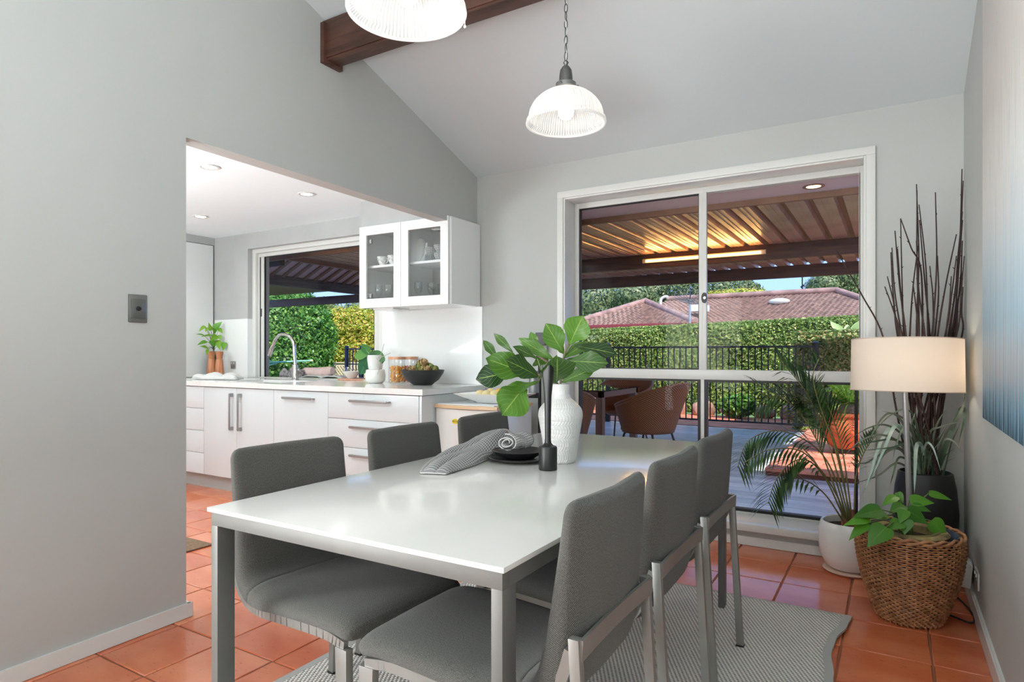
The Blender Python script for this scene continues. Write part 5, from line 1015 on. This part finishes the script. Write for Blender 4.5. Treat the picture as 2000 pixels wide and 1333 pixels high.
# pendants
def pendant(y, label, rim=2.058):
    x = -1.105; t = thing('pendant_light', label, 'pendant light', (x, y, rim), 'pair of glass pendants over the table'); c = (x, y, rim); R = .150
    prof = [(R+.004, .0), (R+.008, .006), (R+.006, .016), (R-.004, .022)]+[(R*math.cos(a)*.985+.0, .022+.118*math.sin(a)) for a in [PI/2*k/12*.86 for k in range(1, 13)]]+[(.034, .146)]
    o = build('shade', MB().shell(prof, c=c, n=180, flute=lambda t_, z: .006*math.sin(t_*60) if z > .02 else 0), SHADEG, t, smooth=80)
    build('shade_rim', MB().tube([(x+(R+.004)*math.cos(2*PI*k/64), y+(R+.004)*math.sin(2*PI*k/64), rim+.002) for k in range(64)], .005, 8, closed=True), SHADEG, t, smooth=80)
    g = build('gallery', MB().lathe([(.034, .140), (.040, .144), (.040, .160), (.028, .168), (.026, .172)], c, 28), M('gallery_grey', (128, 128, 124), .35, .7), t, smooth=40)
    for k in range(3): a = 2*PI*k/3+.5; build('thumb_screw', MB().tube([(x+.038*math.cos(a), y+.038*math.sin(a), rim+.150), (x+.050*math.cos(a), y+.050*math.sin(a), rim+.150)], .004, 8), DGREY, g, smooth=60)
    build('lamp_holder', MB().lathe([(.027, .168), (.026, .19), (.023, .212), (.014, .226), (.006, .232), (.009, .238), (.011, .243), (.006, .250), (0, .25)], c, 28), M('holder_grey', (92, 92, 90), .35, .6), t, smooth=40)
    build('bulb', MB().lathe([(0, .018), (.018, .022), (.029, .036), (.031, .052), (.025, .075), (.016, .095), (.014, .14), (0, .14)], c, 24), BULB, t, smooth=60)
    z = rim+.252; k = 0; lk = []
    while z < cz(y)-.01:
        pts = [(0 if k % 2 else .0065*math.cos(a), .0065*math.cos(a) if k % 2 else 0, .0185*math.sin(a)+(.003*0)) for a in [2*PI*j/14 for j in range(14)]]
        if len(lk) < 2: lk.append(build('chain_link', MB().tube([V(p)+V((x, y, z+.0165)) for p in pts], .0019, 6, closed=True), DGREY, t, smooth=80))
        else: inst('chain_link', lk[k % 2], t, (0, 0, (z-zz0)-(k % 2)*.0315))
        if k == 0: zz0 = z
        z += .0315; k += 1
    build('cord', MB().tube(crv([(x+.004*math.sin(j*1.9), y+.004*math.cos(j*1.9), rim+.25+(cz(y)-rim-.25)*j/24) for j in range(25)], 2), .0018, 6), M('clear_cord', (196, 196, 192), .3), t, smooth=80)
    build('ceiling_rose', MB().lathe([(0, -.035), (.012, -.032), (.05, -.02), (.055, .0), (0, .0)], (x, y, cz(y)-.002), 24), DGREY, t, smooth=50)
    lamp('pendant_glow', 'POINT', (x, y, rim+.06), 7, (1, .97, .92), .03); return t
pendant(2.25, 'ribbed glass pendant light hanging nearer the window'); pn = pendant(1.296, 'ribbed glass pendant light nearer the camera, cut by the top edge')
q = W(908, 52, 1.60); build('pull_cord', MB().tube([q, q+V((0, 0, .05))], .0008, 5).sphere(q, .004, 10, 6), CERW, pn)
# painting
t = thing('abstract_painting', 'abstract canvas streaked white, pale blue and slate on the right wall', 'painting', (XR-.02, 2.2, .905))
nt = NT('abstract_paint'); so = nt.n('SeparateXYZ'); nt.l(nt.obj(), so.inputs[0])
n1 = nt.n('TexNoise', i_Scale=1.0, i_Detail=6.0); nt.l(nt.mapping(nt.obj(), (1, 34, .5)), n1.inputs['Vector']); n2 = nt.n('TexNoise', i_Scale=1.0, i_Detail=8.0); nt.l(nt.mapping(nt.obj(), (1, 85, 5)), n2.inputs['Vector']); n3 = nt.n('TexNoise', i_Scale=60.0, i_Detail=3.0); nt.l(nt.obj(), n3.inputs['Vector'])
hgt = nt.math('ADD', so.outputs[2], nt.math('MULTIPLY', nt.math('SUBTRACT', n1.outputs[0], .5), .62))
hh = nt.math('DIVIDE', hgt, 1.6); base = nt.ramp(hh, [(.0, (56, 80, 96)), (.05, (104, 146, 166)), (.13, (158, 162, 166)), (.22, (162, 190, 204)), (.36, (190, 208, 216)), (.52, (214, 216, 214)), (.70, (206, 200, 194)), (1, (208, 202, 196))])
st = nt.ramp(n2.outputs[0], [(.30, (150, 168, 176)), (.42, (255, 255, 255)), (.62, (255, 255, 255)), (.75, (236, 242, 244))]); fac = nt.math('MULTIPLY', n3.outputs[0], .7); nt.l(nt.mix(fac, base, st, 'MULTIPLY'), nt.p.inputs['Base Color']); nt.p.inputs['Roughness'].default_value = .5; nt.bump(n2.outputs[0], .5, .004)
build('canvas', MB().box(XR-.022, XR-.002, 1.25, 2.985, .908, 2.58), reg(nt, 'abstract_paint'), t, bevel=.001)
# ---- corner group : floor lamp
lw = 3.0; LB = onz(1776, 1160, 0); q = W(1768, 765, lw); base = V((q.x+.012, q.y-.02, .0)); t = thing('floor_lamp', 'chrome floor lamp with wide cream drum shade behind the rattan basket', 'lamp', tuple(base)); top = W(1766, 765, lw)
bx_ = V((top.x+.035, top.y, 0)); build('base', MB().lathe([(0, .001), (.13, .001), (.13, .010), (.02, .016), (0, .016)], (bx_.x-.02, bx_.y+.0, 0), 32), CHROME, t, smooth=40)
build('pole', MB().tube([(bx_.x, bx_.y, .012), (top.x, top.y, top.z+.10)], .0125, 14), STEELD, t, smooth=60)
R1 = 95.5*lw/F; cx_, cy_ = W(1769, 700, lw).x, W(1769, 700, lw).y; mm = Matrix.Translation((cx_, cy_, 0)) @ Matrix.Translation((0, 0, 1.1)) @ Matrix.Rotation(math.radians(-1.6), 4, (CT, ST, 0)) @ Matrix.Rotation(math.radians(1.2), 4, (-ST, CT, 0)) @ Matrix.Translation((0, 0, -1.1))
zb, zt = 1.15-(764-692)*(lw)/F, 1.15+(692-664)*lw/F
build('shade', MB().shell([(R1*1.0, zb), (R1*.985, zt)], c=(0, 0, 0), n=64, m=mm), LSHADE, t, smooth=60)
build('shade_trim', MB().tube([mm @ V((R1*math.cos(2*PI*k/64), R1*math.sin(2*PI*k/64), zb)) for k in range(64)], .0025, 6, closed=True).tube([mm @ V((R1*.985*math.cos(2*PI*k/64), R1*.985*math.sin(2*PI*k/64), zt)) for k in range(64)], .0025, 6, closed=True), M('shade_trim', (196, 176, 158), .6), t, smooth=60)
sp_ = MB(); [sp_.tube([mm @ V((0, 0, zt-.03)), mm @ V((R1*.985*math.cos(a), R1*.985*math.sin(a), zt-.003))], .002, 6) for a in (.4, .4+2*PI/3, .4+4*PI/3)]; build('spider', sp_, STEELD, t)
build('bulb', MB().sphere((cx_, cy_, (zb+zt)/2), .03, 14, 10), M('warm_bulb', (255, 230, 190), .5, emit=((255, 224, 184), 5)), t, smooth=80); lamp('floor_lamp_glow', 'POINT', (cx_+.03, cy_, (zb+zt)/2), 2.2, (1, .87, .70), .035)
# basket planter
kx, ky, kz = .060, 3.255, .375; t = thing('rattan_basket', 'tan rattan basket planter by the right wall', 'basket', (kx, ky, 0))
def br(z): s = z/kz; return .118+.086*(1-(1-s)**1.9) if s < .93 else .2035-.008*((s-.93)/.07)
NS, NR = 34, 40; mb = MB()
for k in range(NR):
    z = .012+(kz-.02)*k/(NR-1)
    pts = [(kx+(br(z)+.0045*(1 if (i+k) % 2 else -1))*math.cos(2*PI*i/(2*NS)), ky+(br(z)+.0045*(1 if (i+k) % 2 else -1))*math.sin(2*PI*i/(2*NS)), z+.0012*math.sin(i*1.7)) for i in range(2*NS)]
    pts2 = []
    for i in range(2*NS):
        a = 2*PI*i/(2*NS); rr = br(z)+.006*math.cos(PI*(i+k)) * (1 if i % 1 == 0 else 0); pts2.append((kx+rr*math.cos(a), ky+rr*math.sin(a), z))
    mb.tube(pts2, .0042, 5, closed=True)
build('weave', mb, WICK, t, smooth=80)['kind'] = 'stuff'
mb = MB()
for i in range(2*NS):
    if i % 2: continue
    a = 2*PI*(i+.5)/(2*NS); mb.tube([(kx+br(z)*math.cos(a), ky+br(z)*math.sin(a), z) for z in [kz*j/8 for j in range(9)]], .0035, 5)
build('stakes', mb, WICK, t, smooth=80)['kind'] = 'stuff'
mb = MB()
for s in range(2): mb.tube([(kx+(br(kz)+.008*math.cos(j*.9+s*PI))*math.cos(2*PI*j/72), ky+(br(kz)+.008*math.cos(j*.9+s*PI))*math.sin(2*PI*j/72), kz+.004+.008*math.sin(j*.9+s*PI)) for j in range(72)], .0065, 6, closed=True)
build('rolled_rim', mb, WICK, t, smooth=80)
build('liner', MB().shell([(.190, kz+.002), (.182, kz+.008), (.176, kz+.004), (.170, kz-.06), (.11, .03), (0, .03)], c=(kx, ky, 0), n=40), M('blue_black_liner', (58, 66, 76), .35), t, smooth=60)
pt = thing('pothos_pot', 'mossy stone-coloured inner pot with trailing pothos inside the rattan basket', 'plant', (kx, ky, kz-.12))
build('pot', MB().lathe([(0, -.11), (.09, -.11), (.138, -.01), (.146, .006), (.136, .016), (.104, .012), (.098, -.02), (0, -.02)], (kx+.005, ky-.01, kz), 40), M('mossy_pot', (138, 122, 82), .9, var=.3, vs=18, bump=.5, bs=60), pt, smooth=40)
build('soil', MB().lathe([(0, -.014), (.098, -.018)], (kx, ky-.01, kz), 24), SOIL, pt)
pw_ = -ST*kx+CT*ky; PO = [(1723, 997, 1672, 1006, 28, -.10), (1697, 1013, 1652, 1023, 17, -.12), (1694, 1023, 1660, 1051, 18, -.13), (1731, 1030, 1697, 1064, 34, -.16), (1733, 1007, 1700, 1011, 15, -.05), (1751, 970, 1725, 985, 17, .02), (1765, 987, 1740, 999, 22, -.02), (1777, 978, 1823, 981, 22, .0), (1782, 988, 1817, 998, 15, -.02), (1814, 964, 1858, 975, 14, .04), (1771, 997, 1812, 1021, 27, -.05), (1818, 1018, 1849, 1047, 28, -.05), (1768, 997, 1758, 1020, 18, -.08), (1761, 1020, 1737, 1032, 22, -.10), (1753, 962, 1764, 982, 12, .03), (1768, 1014, 1767, 1042, 24, -.10)]
hub = V((kx-.01, ky-.01, kz-.01))
for i, (a, b, c, d, w_, dw) in enumerate(PO):
    p = W(a, b, pw_+dw); r_ = W(c, d, pw_+dw-.03); leaf(pt, 'leaf', p, r_+(r_-p)*.08, w_*pw_/F*1.25, POTHOS, seed=i, n0=tuple((V((0, 0, H))-p).normalized()+V((.15*math.sin(i*2.1), 0, .7))), curl=.18)
    build('stem', MB().tube(crv([hub+V((.03*math.sin(i), .03*math.cos(i), 0)), (hub+p)/2+V((0, 0, .035)), p], 4), .0026, 6), STEMG, pt, smooth=80)
build('trailing_vine', MB().tube(crv([(kx-.09, ky-.05, kz+.012), (kx-.02, ky-.13, kz+.012), (kx+.07, ky-.10, kz+.014), (kx+.11, ky-.02, kz+.014)], 6), .0055, 7), M('vine_brown', (120, 110, 70), .7), pt, smooth=80)
# palm in round white pot
wx, wy = -.195, 3.79; t = thing('palm_pot', 'round white pot with feathery palm beneath the big window', 'plant', (wx, wy, 0)); PR = .150
build('pot', MB().lathe([(0, .016), (.085, .016), (.118, .035), (.142, .085), (PR, .155), (.149, .225), (.138, .262), (.134, .268), (.126, .264), (.126, .22), (0, .2)], (wx, wy, 0), 48), CERW, t, smooth=50)
build('saucer', MB().lathe([(0, .001), (.118, .001), (.130, .012), (.126, .016), (0, .012)], (wx, wy, 0), 40), M('clay_saucer', (214, 180, 160), .5), t, smooth=50)
build('soil', MB().lathe([(0, .236), (.05, .24), (.126, .232)], (wx, wy, 0), 28), SOIL, t, smooth=60)
ww = -ST*wx+CT*wy
FR = [([(1652, 1018), (1622, 930), (1590, 850), (1545, 790), (1478, 752)], -.10, 44, 26), ([(1655, 1016), (1625, 920), (1585, 868), (1520, 842), (1462, 862), (1440, 915)], -.15, 40, 26), ([(1650, 1016), (1612, 935), (1578, 900), (1545, 905), (1515, 940), (1500, 985)], -.18, 36, 22), ([(1658, 1014), (1628, 900), (1600, 820), (1570, 760), (1520, 700)], -.05, 48, 26), ([(1660, 1014), (1640, 900), (1618, 830), (1590, 790), (1530, 770), (1480, 790)], -.02, 42, 24), ([(1648, 1020), (1610, 965), (1570, 938), (1530, 936)], -.16, 30, 7), ([(1664, 1014), (1652, 920), (1640, 860), (1620, 800), (1600, 770)], .0, 34, 20), ([(1656, 1018), (1630, 960), (1600, 915), (1560, 880), (1500, 880), (1452, 905)], -.24, 36, 22), ([(1668, 1012), (1672, 930), (1690, 880), (1712, 850)], .0, 26, 14), ([(1662, 1014), (1632, 880), (1600, 790), (1588, 735), (1600, 700)], -.08, 30, 18)]
for fi, (pts, dw, ln, nl) in enumerate(FR):
    n = len(pts); C3 = [W(a, b, ww+dw*(k/(n-1))) for k, (a, b) in enumerate(pts)]; c = crv(C3, 8); mb = MB(); N = len(c); mb.tube(c, [.0042*(1-.75*i/N)+.0006 for i in range(N)], 5); f = build('frond', mb, M('palm_stalk', (112, 112, 66), .5, var=.25, vs=9), t, smooth=80)
    r = random.Random(fi); lm = MB(); st_ = int(N*.38)
    for j in range(nl):
        s = st_+(N-1-st_)*(j+.3)/nl; i = min(int(s), N-2); p = c[i].lerp(c[i+1], s-i); d = (c[i+1]-c[i]).normalized(); up = V((.1, -.45, .7)).normalized(); sd = d.cross(up).normalized()
        for sg in (-1, 1):
            L = ln*ww/F*(1.05-.55*abs((j/nl)-.4))*r.uniform(.85, 1.15)*1.5; v = (d*.85+sd*sg*.75+V((0, 0, -.10+r.uniform(-.1, .1)))).normalized(); q1 = p+v*L*.5; q2 = p+v*L+V((0, 0, -.20*L)); wd_ = .0070; nn = v.cross(V((0, 0, 1))).normalized()*wd_
            if q2.y > 3.975: q2.y = 3.97
            if q1.y > 3.98: q1.y = 3.975
            lm.add([p-nn*.35, p+nn*.35, q1+nn, q1-nn, q2], [(0, 1, 2, 3), (3, 2, 4)])
    build('leaflets', lm, PALML, t)['kind'] = 'stuff'
build('stem_base', MB().tube([(wx-.02, wy, .22), (wx-.03, wy-.01, .31)], [.020, .010], 8).tube([(wx+.02, wy-.01, .22), (wx+.015, wy-.01, .33)], [.018, .008], 8).tube([(wx, wy+.02, .22), (wx-.005, wy+.01, .32)], [.018, .008], 8), M('palm_sheath', (128, 78, 62), .8, var=.3, vs=30), t, smooth=80)
# tall black pot with twigs and strap leaves
gx, gy = .140, 3.80; gw = -ST*gx+CT*gy; t = thing('tall_pot', 'tall matt black pot of dark twigs and drooping grass in the corner', 'plant', (gx, gy, 0))
build('pot', MB().lathe([(0, .001), (.10, .001), (.112, .02), (.138, .25), (.142, .36), (.132, .48), (.118, .555), (.110, .560), (.106, .54), (.10, .48), (0, .48)], (gx, gy, 0), 44), BLACK, t, smooth=40)
build('soil', MB().lathe([(0, .50), (.105, .50)], (gx, gy, 0), 24), SOIL, t)
TW = [(1765, 660, 1759, 427), (1770, 660, 1748, 451), (1762, 655, 1742, 484), (1756, 655, 1740, 493), (1768, 655, 1753, 486), (1752, 650, 1733, 540), (1758, 658, 1728, 560), (1790, 655, 1790, 360), (1795, 660, 1791, 372), (1812, 640, 1795, 400), (1822, 650, 1827, 376), (1816, 655, 1796, 430), (1800, 540, 1759, 427), (1826, 655, 1831, 500), (1832, 650, 1868, 458), (1806, 655, 1790, 470), (1777, 655, 1793, 480), (1852, 655, 1880, 430), (1858, 655, 1893, 352), (1862, 650, 1899, 328), (1866, 650, 1897, 412), (1860, 655, 1885, 470), (1855, 655, 1876, 490), (1868, 655, 1886, 500), (1864, 660, 1899, 526), (1846, 655, 1868, 500), (1726, 662, 1634, 490), (1820, 655, 1816, 520), (1794, 655, 1784, 560), (1878, 660, 1895, 560), (1848, 650, 1858, 540)]
for i, (a, b, c, d) in enumerate(TW):
    r = random.Random(i*7+1); b0_ = V((gx+r.uniform(-.07, .07), gy+r.uniform(-.06, .05), .49)); dw = r.uniform(-.08, .02); m1 = W(a, b, gw+dw*.6); m2 = W(c, d, gw+dw)
    for q_ in (m1, m2):
        q_.x = min(q_.x, XR-.012); q_.y = min(q_.y, 3.975)
    pts = crv([b0_, b0_.lerp(m1, .5)+V((r.uniform(-.015, .015), r.uniform(-.015, .015), 0)), m1, m1.lerp(m2, .5)+V((r.uniform(-.010, .010), r.uniform(-.01, 0), 0)), m2], 6); n = len(pts); mb = MB().tube(pts, [.0062*(1-.62*k/n) for k in range(n)], 6)
    for k in range(4, n-1, 3): d_ = V((r.uniform(-1, 1), r.uniform(-1, 1), 1)).normalized(); mb.tube([pts[k], pts[k]+d_*.014], [.003, .001], 4)
    build('twig', mb, TWIG, t, smooth=70)
SL = [([(1800, 930), (1770, 860), (1735, 832), (1700, 835), (1662, 856)]), ([(1790, 925), (1760, 870), (1722, 850), (1680, 862), (1640, 900)]), ([(1795, 925), (1765, 850), (1745, 832), (1722, 860), (1700, 925), (1688, 965)]), ([(1790, 925), (1768, 850), (1748, 833), (1726, 880), (1700, 940)]), ([(1785, 925), (1760, 880), (1730, 885), (1705, 925), (1685, 965)]), ([(1805, 930), (1800, 875), (1790, 872), (1787, 925), (1786, 965)]), ([(1800, 930), (1808, 870), (1822, 875), (1838, 922)]), ([(1830, 925), (1850, 850), (1875, 810), (1890, 758)]), ([(1830, 925), (1852, 860), (1876, 800), (1884, 812), (1872, 868)]), ([(1800, 925), (1765, 830), (1735, 808), (1705, 845), (1695, 880)]), ([(1805, 925), (1782, 840), (1755, 812), (1722, 803)]), ([(1795, 925), (1775, 870), (1740, 875), (1690, 880)]), ([(1800, 930), (1790, 830), (1770, 800), (1735, 815), (1702, 850)]), ([(1810, 930), (1815, 850), (1835, 835), (1870, 825)]), ([(1795, 925), (1760, 865), (1712, 862), (1650, 880)]), ([(1795, 925), (1755, 875), (1712, 893), (1690, 905), (1655, 905)]), ([(1788, 925), (1752, 905), (1715, 930), (1670, 944)]), ([(1810, 930), (1800, 860), (1782, 830), (1790, 800)]), ([(1815, 930), (1822, 860), (1832, 825), (1848, 800)]), ([(1820, 930), (1840, 865), (1862, 862), (1880, 885)]), ([(1785, 925), (1772, 900), (1755, 895), (1745, 925), (1738, 950)]), ([(1800, 925), (1785, 855), (1768, 832), (1750, 870), (1744, 900)])]
for i, pts in enumerate(SL):
    n = len(pts); r = random.Random(i); c = crv([W(a, b, gw-(.10+.16*r.random())*(k/(n-1))) for k, (a, b) in enumerate(pts)], 7); N = len(c); wd_ = (.010 if i in (2, 3, 5, 7, 8) else .0055); vs = []; mb = MB()
    for q_ in c: q_.x = min(q_.x, XR-.01); q_.y = min(q_.y, 3.98)
    for k, p in enumerate(c):
        d = (c[min(k+1, N-1)]-c[max(k-1, 0)]).normalized(); vw = (V((0, 0, H))-p).normalized(); s = d.cross(vw).normalized()*wd_*(1-(k/(N-1))**3)*min(1, .5+k*.2); vs += [p-s, p+V((0, 0, -.002)), p+s]
    mb.add(vs, [(k*3+j, k*3+j+1, k*3+j+4, k*3+j+3) for k in range(N-1) for j in (0, 1)]); build('strap_leaf', mb, M('strap_pale', (156, 178, 168), .35) if i in (2, 3, 5, 6) else M('strap_dark_%d' % (i % 3), ((92, 104, 88), (112, 118, 104), (74, 96, 74))[i % 3], .4), t, smooth=80)
r = random.Random(9); mb = MB()
for k in range(70):
    a = r.uniform(0, 6.28); b0_ = V((gx+.07*math.cos(a)*r.random(), gy+.06*math.sin(a)*r.random(), .50)); p2 = b0_+V((r.uniform(-.09, .09), r.uniform(-.10, .03), r.uniform(.12, .36))); p2.x = min(p2.x, .30); p1 = b0_.lerp(p2, .5)+V((0, 0, .05)); s = V((CT, ST, 0))*.004; mb.add([b0_-s, b0_+s, p1+s, p1-s, p2], [(0, 1, 2, 3), (3, 2, 4)])
build('grass_tuft', mb, GRASSL, t)['kind'] = 'stuff'
# right wall power point, adaptor and cable
a = onx(1912, 1145, XR); outlet('power_outlet', 'white double power outlet low on the right wall', (XR, 3.36, .185), -PI/2 if False else PI/2*3, mat=CERW, w=.118, h=.075)
t = thing('plug_adaptor', 'white slanted plug adaptor on the right wall behind the basket', 'plug', (XR-.03, 3.60, .13)); a = onx(1886, 1130, XR-.02)
build('body', MB().hexa([(XR-.018, 3.47, .10), (XR-.052, 3.49, .10), (XR-.052, 3.62, .10), (XR-.002, 3.60, .10)], [(XR-.008, 3.47, .20), (XR-.040, 3.49, .225), (XR-.058, 3.62, .225), (XR-.002, 3.60, .20)]), CERW, t, bevel=.004)
cb = [(kx+.05, ky+.24, .012), (.20, 3.36, .010), (XR-.045, 3.22, .009), (XR-.020, 3.13, .009), (XR-.045, 3.07, .009), (.20, 3.06, .009), (.10, 3.00, .010), (kx+.06, ky-.17, .010)]
cb = [onz(*p, .008) for p in ((1856, 1158), (1878, 1175), (1898, 1198), (1903, 1213), (1893, 1217), (1870, 1208), (1840, 1196))]
build('power_cable', MB().tube(crv(cb, 8), .0042, 8), BLACK, None, smooth=80, label='looped black power cable on the tiles beside the rattan basket', cat='cable')
# cordless vacuum on the wall behind the vase
t = thing('vacuum_dock', 'dark grey cordless vacuum hanging on its wall dock behind the leaves', 'vacuum cleaner', (-2.20, 3.95, .3)); a, b = ony(1045, 650, 3.93), ony(1064, 675, 3.93)
build('dock', MB().box(a.x, b.x, 3.93, 3.998, b.z, a.z), DGREY, t, bevel=.006); c = ony(1060, 690, 3.95); build('dock_plate', MB().box(b.x-.03, b.x-.006, 3.97, 3.999, c.z-.55, a.z-.01), M('dock_light', (150, 150, 150), .4), t, bevel=.003)
a, b = ony(1043, 750, 3.88), ony(1043, 773, 3.88); build('motor_body', MB().tube([(a.x, 3.88, b.z+.02), (a.x, 3.88, a.z+.09)], [.038, .034], 20), M('vac_silver', (140, 142, 144), .3, .4), t, smooth=50); build('battery', MB().tube([(a.x, 3.88, b.z-.016), (a.x, 3.88, b.z+.02)], .040, 20), BLACK, t, smooth=50)
a = ony(1054, 760, 3.94); build('wand', MB().tube([(a.x, 3.94, .10), (a.x, 3.94, a.z+.25)], .012, 10), BLACK, t, smooth=60)
# ============================================================ DECK FURNITURE
DZ = .031
t = thing('outdoor_table', 'brown-framed outdoor table with aqua glass top on the deck', 'table', (-3.4, 6.6, DZ)); BR = M('bronze_frame', (142, 112, 96), .45, .2); ox0, ox1, oy0, oy1, oz = -4.35, -2.57, 6.08, 7.14, .772
build('glass_top', MB().box(ox0-.02, ox1+.02, oy0-.02, oy1+.02, oz-.010, oz), AQUAGLASS, t)
build('frame', MB().box(ox0, ox1, oy0, oy0+.05, oz-.075, oz-.013).box(ox0, ox1, oy1-.05, oy1, oz-.075, oz-.013).box(ox0, ox0+.05, oy0, oy1, oz-.075, oz-.013).box(ox1-.05, ox1, oy0, oy1, oz-.075, oz-.013), BR, t, bevel=.002)
for x in (ox0, ox1-.075):
    for y in (oy0, oy1-.075): build('leg', MB().box(x, x+.075, y, y+.075, DZ, oz-.075), BR, t, bevel=.002)
def wchair(label):
    t = thing('wicker_armchair', label, 'chair', (0, 0, 0), 'brown woven tub chairs around the outdoor table'); N = 36
    def fn(u, v):   # u round from front-left arm over the back to front-right, v up
        a = -PI*.80+u*PI*1.6; back = .5+.5*math.cos(a); ct = (abs(math.cos(a*.5)))**.8; R = .235+.075*v+.02*back*v; x = -R*math.cos(a)*1.0; y = R*math.sin(a)*1.08; top = .60+.235*back**1.3; z = .36+(top-.36)*v; return V((x-.07*v*back, y, z))
    build('shell', MB().grid(N, 12, fn, 1.4, .45), RESIN, t, smooth=180, local=True, sol=.022); build('rim', MB().tube([fn(i/48, 1.0)+V((0, 0, .004)) for i in range(49)], .016, 8), RESIN, t, smooth=80, local=True)
    build('seat', MB().lathe([(0, .36), (.22, .36), (.25, .375), (.25, .395), (.22, .41), (0, .405)], (0.02, 0, 0), 28), RESIN, t, smooth=60, local=True)
    for sx in (-1, 1):
        for sy in (-1, 1): build('leg', MB().tube([(sx*.14, sy*.15, .36), (sx*.16, sy*.17, .34), (sx*.25, sy*.23, 0)], .011, 8), M('chair_leg_brown', (84, 70, 58), .4, .4), t, smooth=60, local=True)
    return t
w1c = wchair('brown woven tub armchair at the near right end of the outdoor table'); w1c.location = (-2.06, 6.02, DZ); w1c.rotation_euler = (0, 0, PI-.25)
dup(w1c, (-2.73, 5.42, DZ), PI/2+.15, 'brown woven tub armchair half hidden at the left window edge'); dup(w1c, (-2.93, 7.62, DZ), -PI/2, 'brown woven tub armchair beyond the outdoor table')
# cycad in terracotta pot
cxx, cyy = -.40, 7.62; t = thing('cycad_pot', 'wide terracotta pot of arching green cycad fronds on the brick terrace', 'plant', (cxx, cyy, .102)); z0 = .102
build('pot', MB().lathe([(0, .05), (.16, .05), (.20, .09), (.285, .20), (.300, .28), (.285, .34), (.262, .365), (.262, .385), (.285, .40), (.285, .425), (.255, .43), (.24, .40), (0, .38)], (cxx, cyy, z0), 44), TERRA, t, smooth=40)
build('pot_foot', MB().box(cxx-.14, cxx+.14, cyy-.14, cyy+.14, z0+.001, z0+.05), M('dark_timber_foot', (52, 36, 28), .7), t, bevel=.004)
build('trunk', MB().sphere((cxx, cyy, z0+.44), .10, 14, 8, (1, 1, 1.1)), BARK, t, smooth=60)
for k in range(46):
    r = random.Random(k); a = k*2.399; el = .25+1.0*((k % 9)/9)+r.uniform(-.1, .1); L = r.uniform(.50, .68); hd = V((math.cos(a), math.sin(a), 0)); p0 = V((cxx, cyy, z0+.50)); c = [p0+hd*(L*s*math.cos(el)*(1-.05*s))+V((0, 0, L*(s*math.sin(el)-.42*s*s))) for s in [j/14 for j in range(15)]]; mb = MB()
    for j in range(1, 14):
        d = (c[j+1]-c[j-1]).normalized(); sd = d.cross(V((0, 0, 1))).normalized(); LL = .085*math.sin(PI*(j/15)**.8)+.02
        for sg in (-1, 1):
            for o_ in (0, .5):
                p = c[j].lerp(c[j+1], o_); v = (sd*sg+d*.55+V((0, 0, .25))).normalized(); n_w = v.cross(V((0, 0, 1))).normalized()*.006; mb.add([p-n_w, p+n_w, p+v*LL], [(0, 1, 2)])
    mb.tube(c, [.004]*8+[.002]*7, 4); build('frond', mb, CYCL, t)
t = thing('bromeliad', 'lime-green broad-leaved plant in front of the hedge behind the fence', 'plant', (-1.75, 10.4, .04)); c0_ = W(1540, 722, 10.1)
for k in range(9): a = k*.75; d = V((math.cos(a)*.15, math.sin(a)*.10-.05, .30+.1*math.sin(k*2))); leaf(t, 'leaf', (c0_.x, c0_.y, c0_.z-.25), (c0_.x+d.x, c0_.y+d.y, c0_.z-.25+d.z), .07, M('lime_leaf', (172, 208, 78), .4), shape='strap', seed=k)
build('stem', MB().tube([(c0_.x, c0_.y, .036), (c0_.x, c0_.y, c0_.z-.22)], .02, 8), STEMG, t, smooth=60)
t = thing('frangipani', 'pale-leaved shrub poking up above the nearer hedge block', 'plant', (-.9, 11.2, .04)); c0_ = W(1655, 648, 10.1)
for k in range(8): a = k*.8; d = V((math.cos(a)*.24, math.sin(a)*.1, .13+.14*((k*5) % 3)/3)); leaf(t, 'leaf', (c0_.x+d.x*.2, c0_.y, c0_.z-.08), (c0_.x+d.x, c0_.y+d.y, c0_.z-.05+d.z), .10, M('pale_lime_leaf', (178, 206, 132), .4), shape='strap', seed=k)
build('stem', MB().tube([(c0_.x, c0_.y, .036), (c0_.x, c0_.y, c0_.z-.05)], .02, 8), STEMG, t, smooth=60)
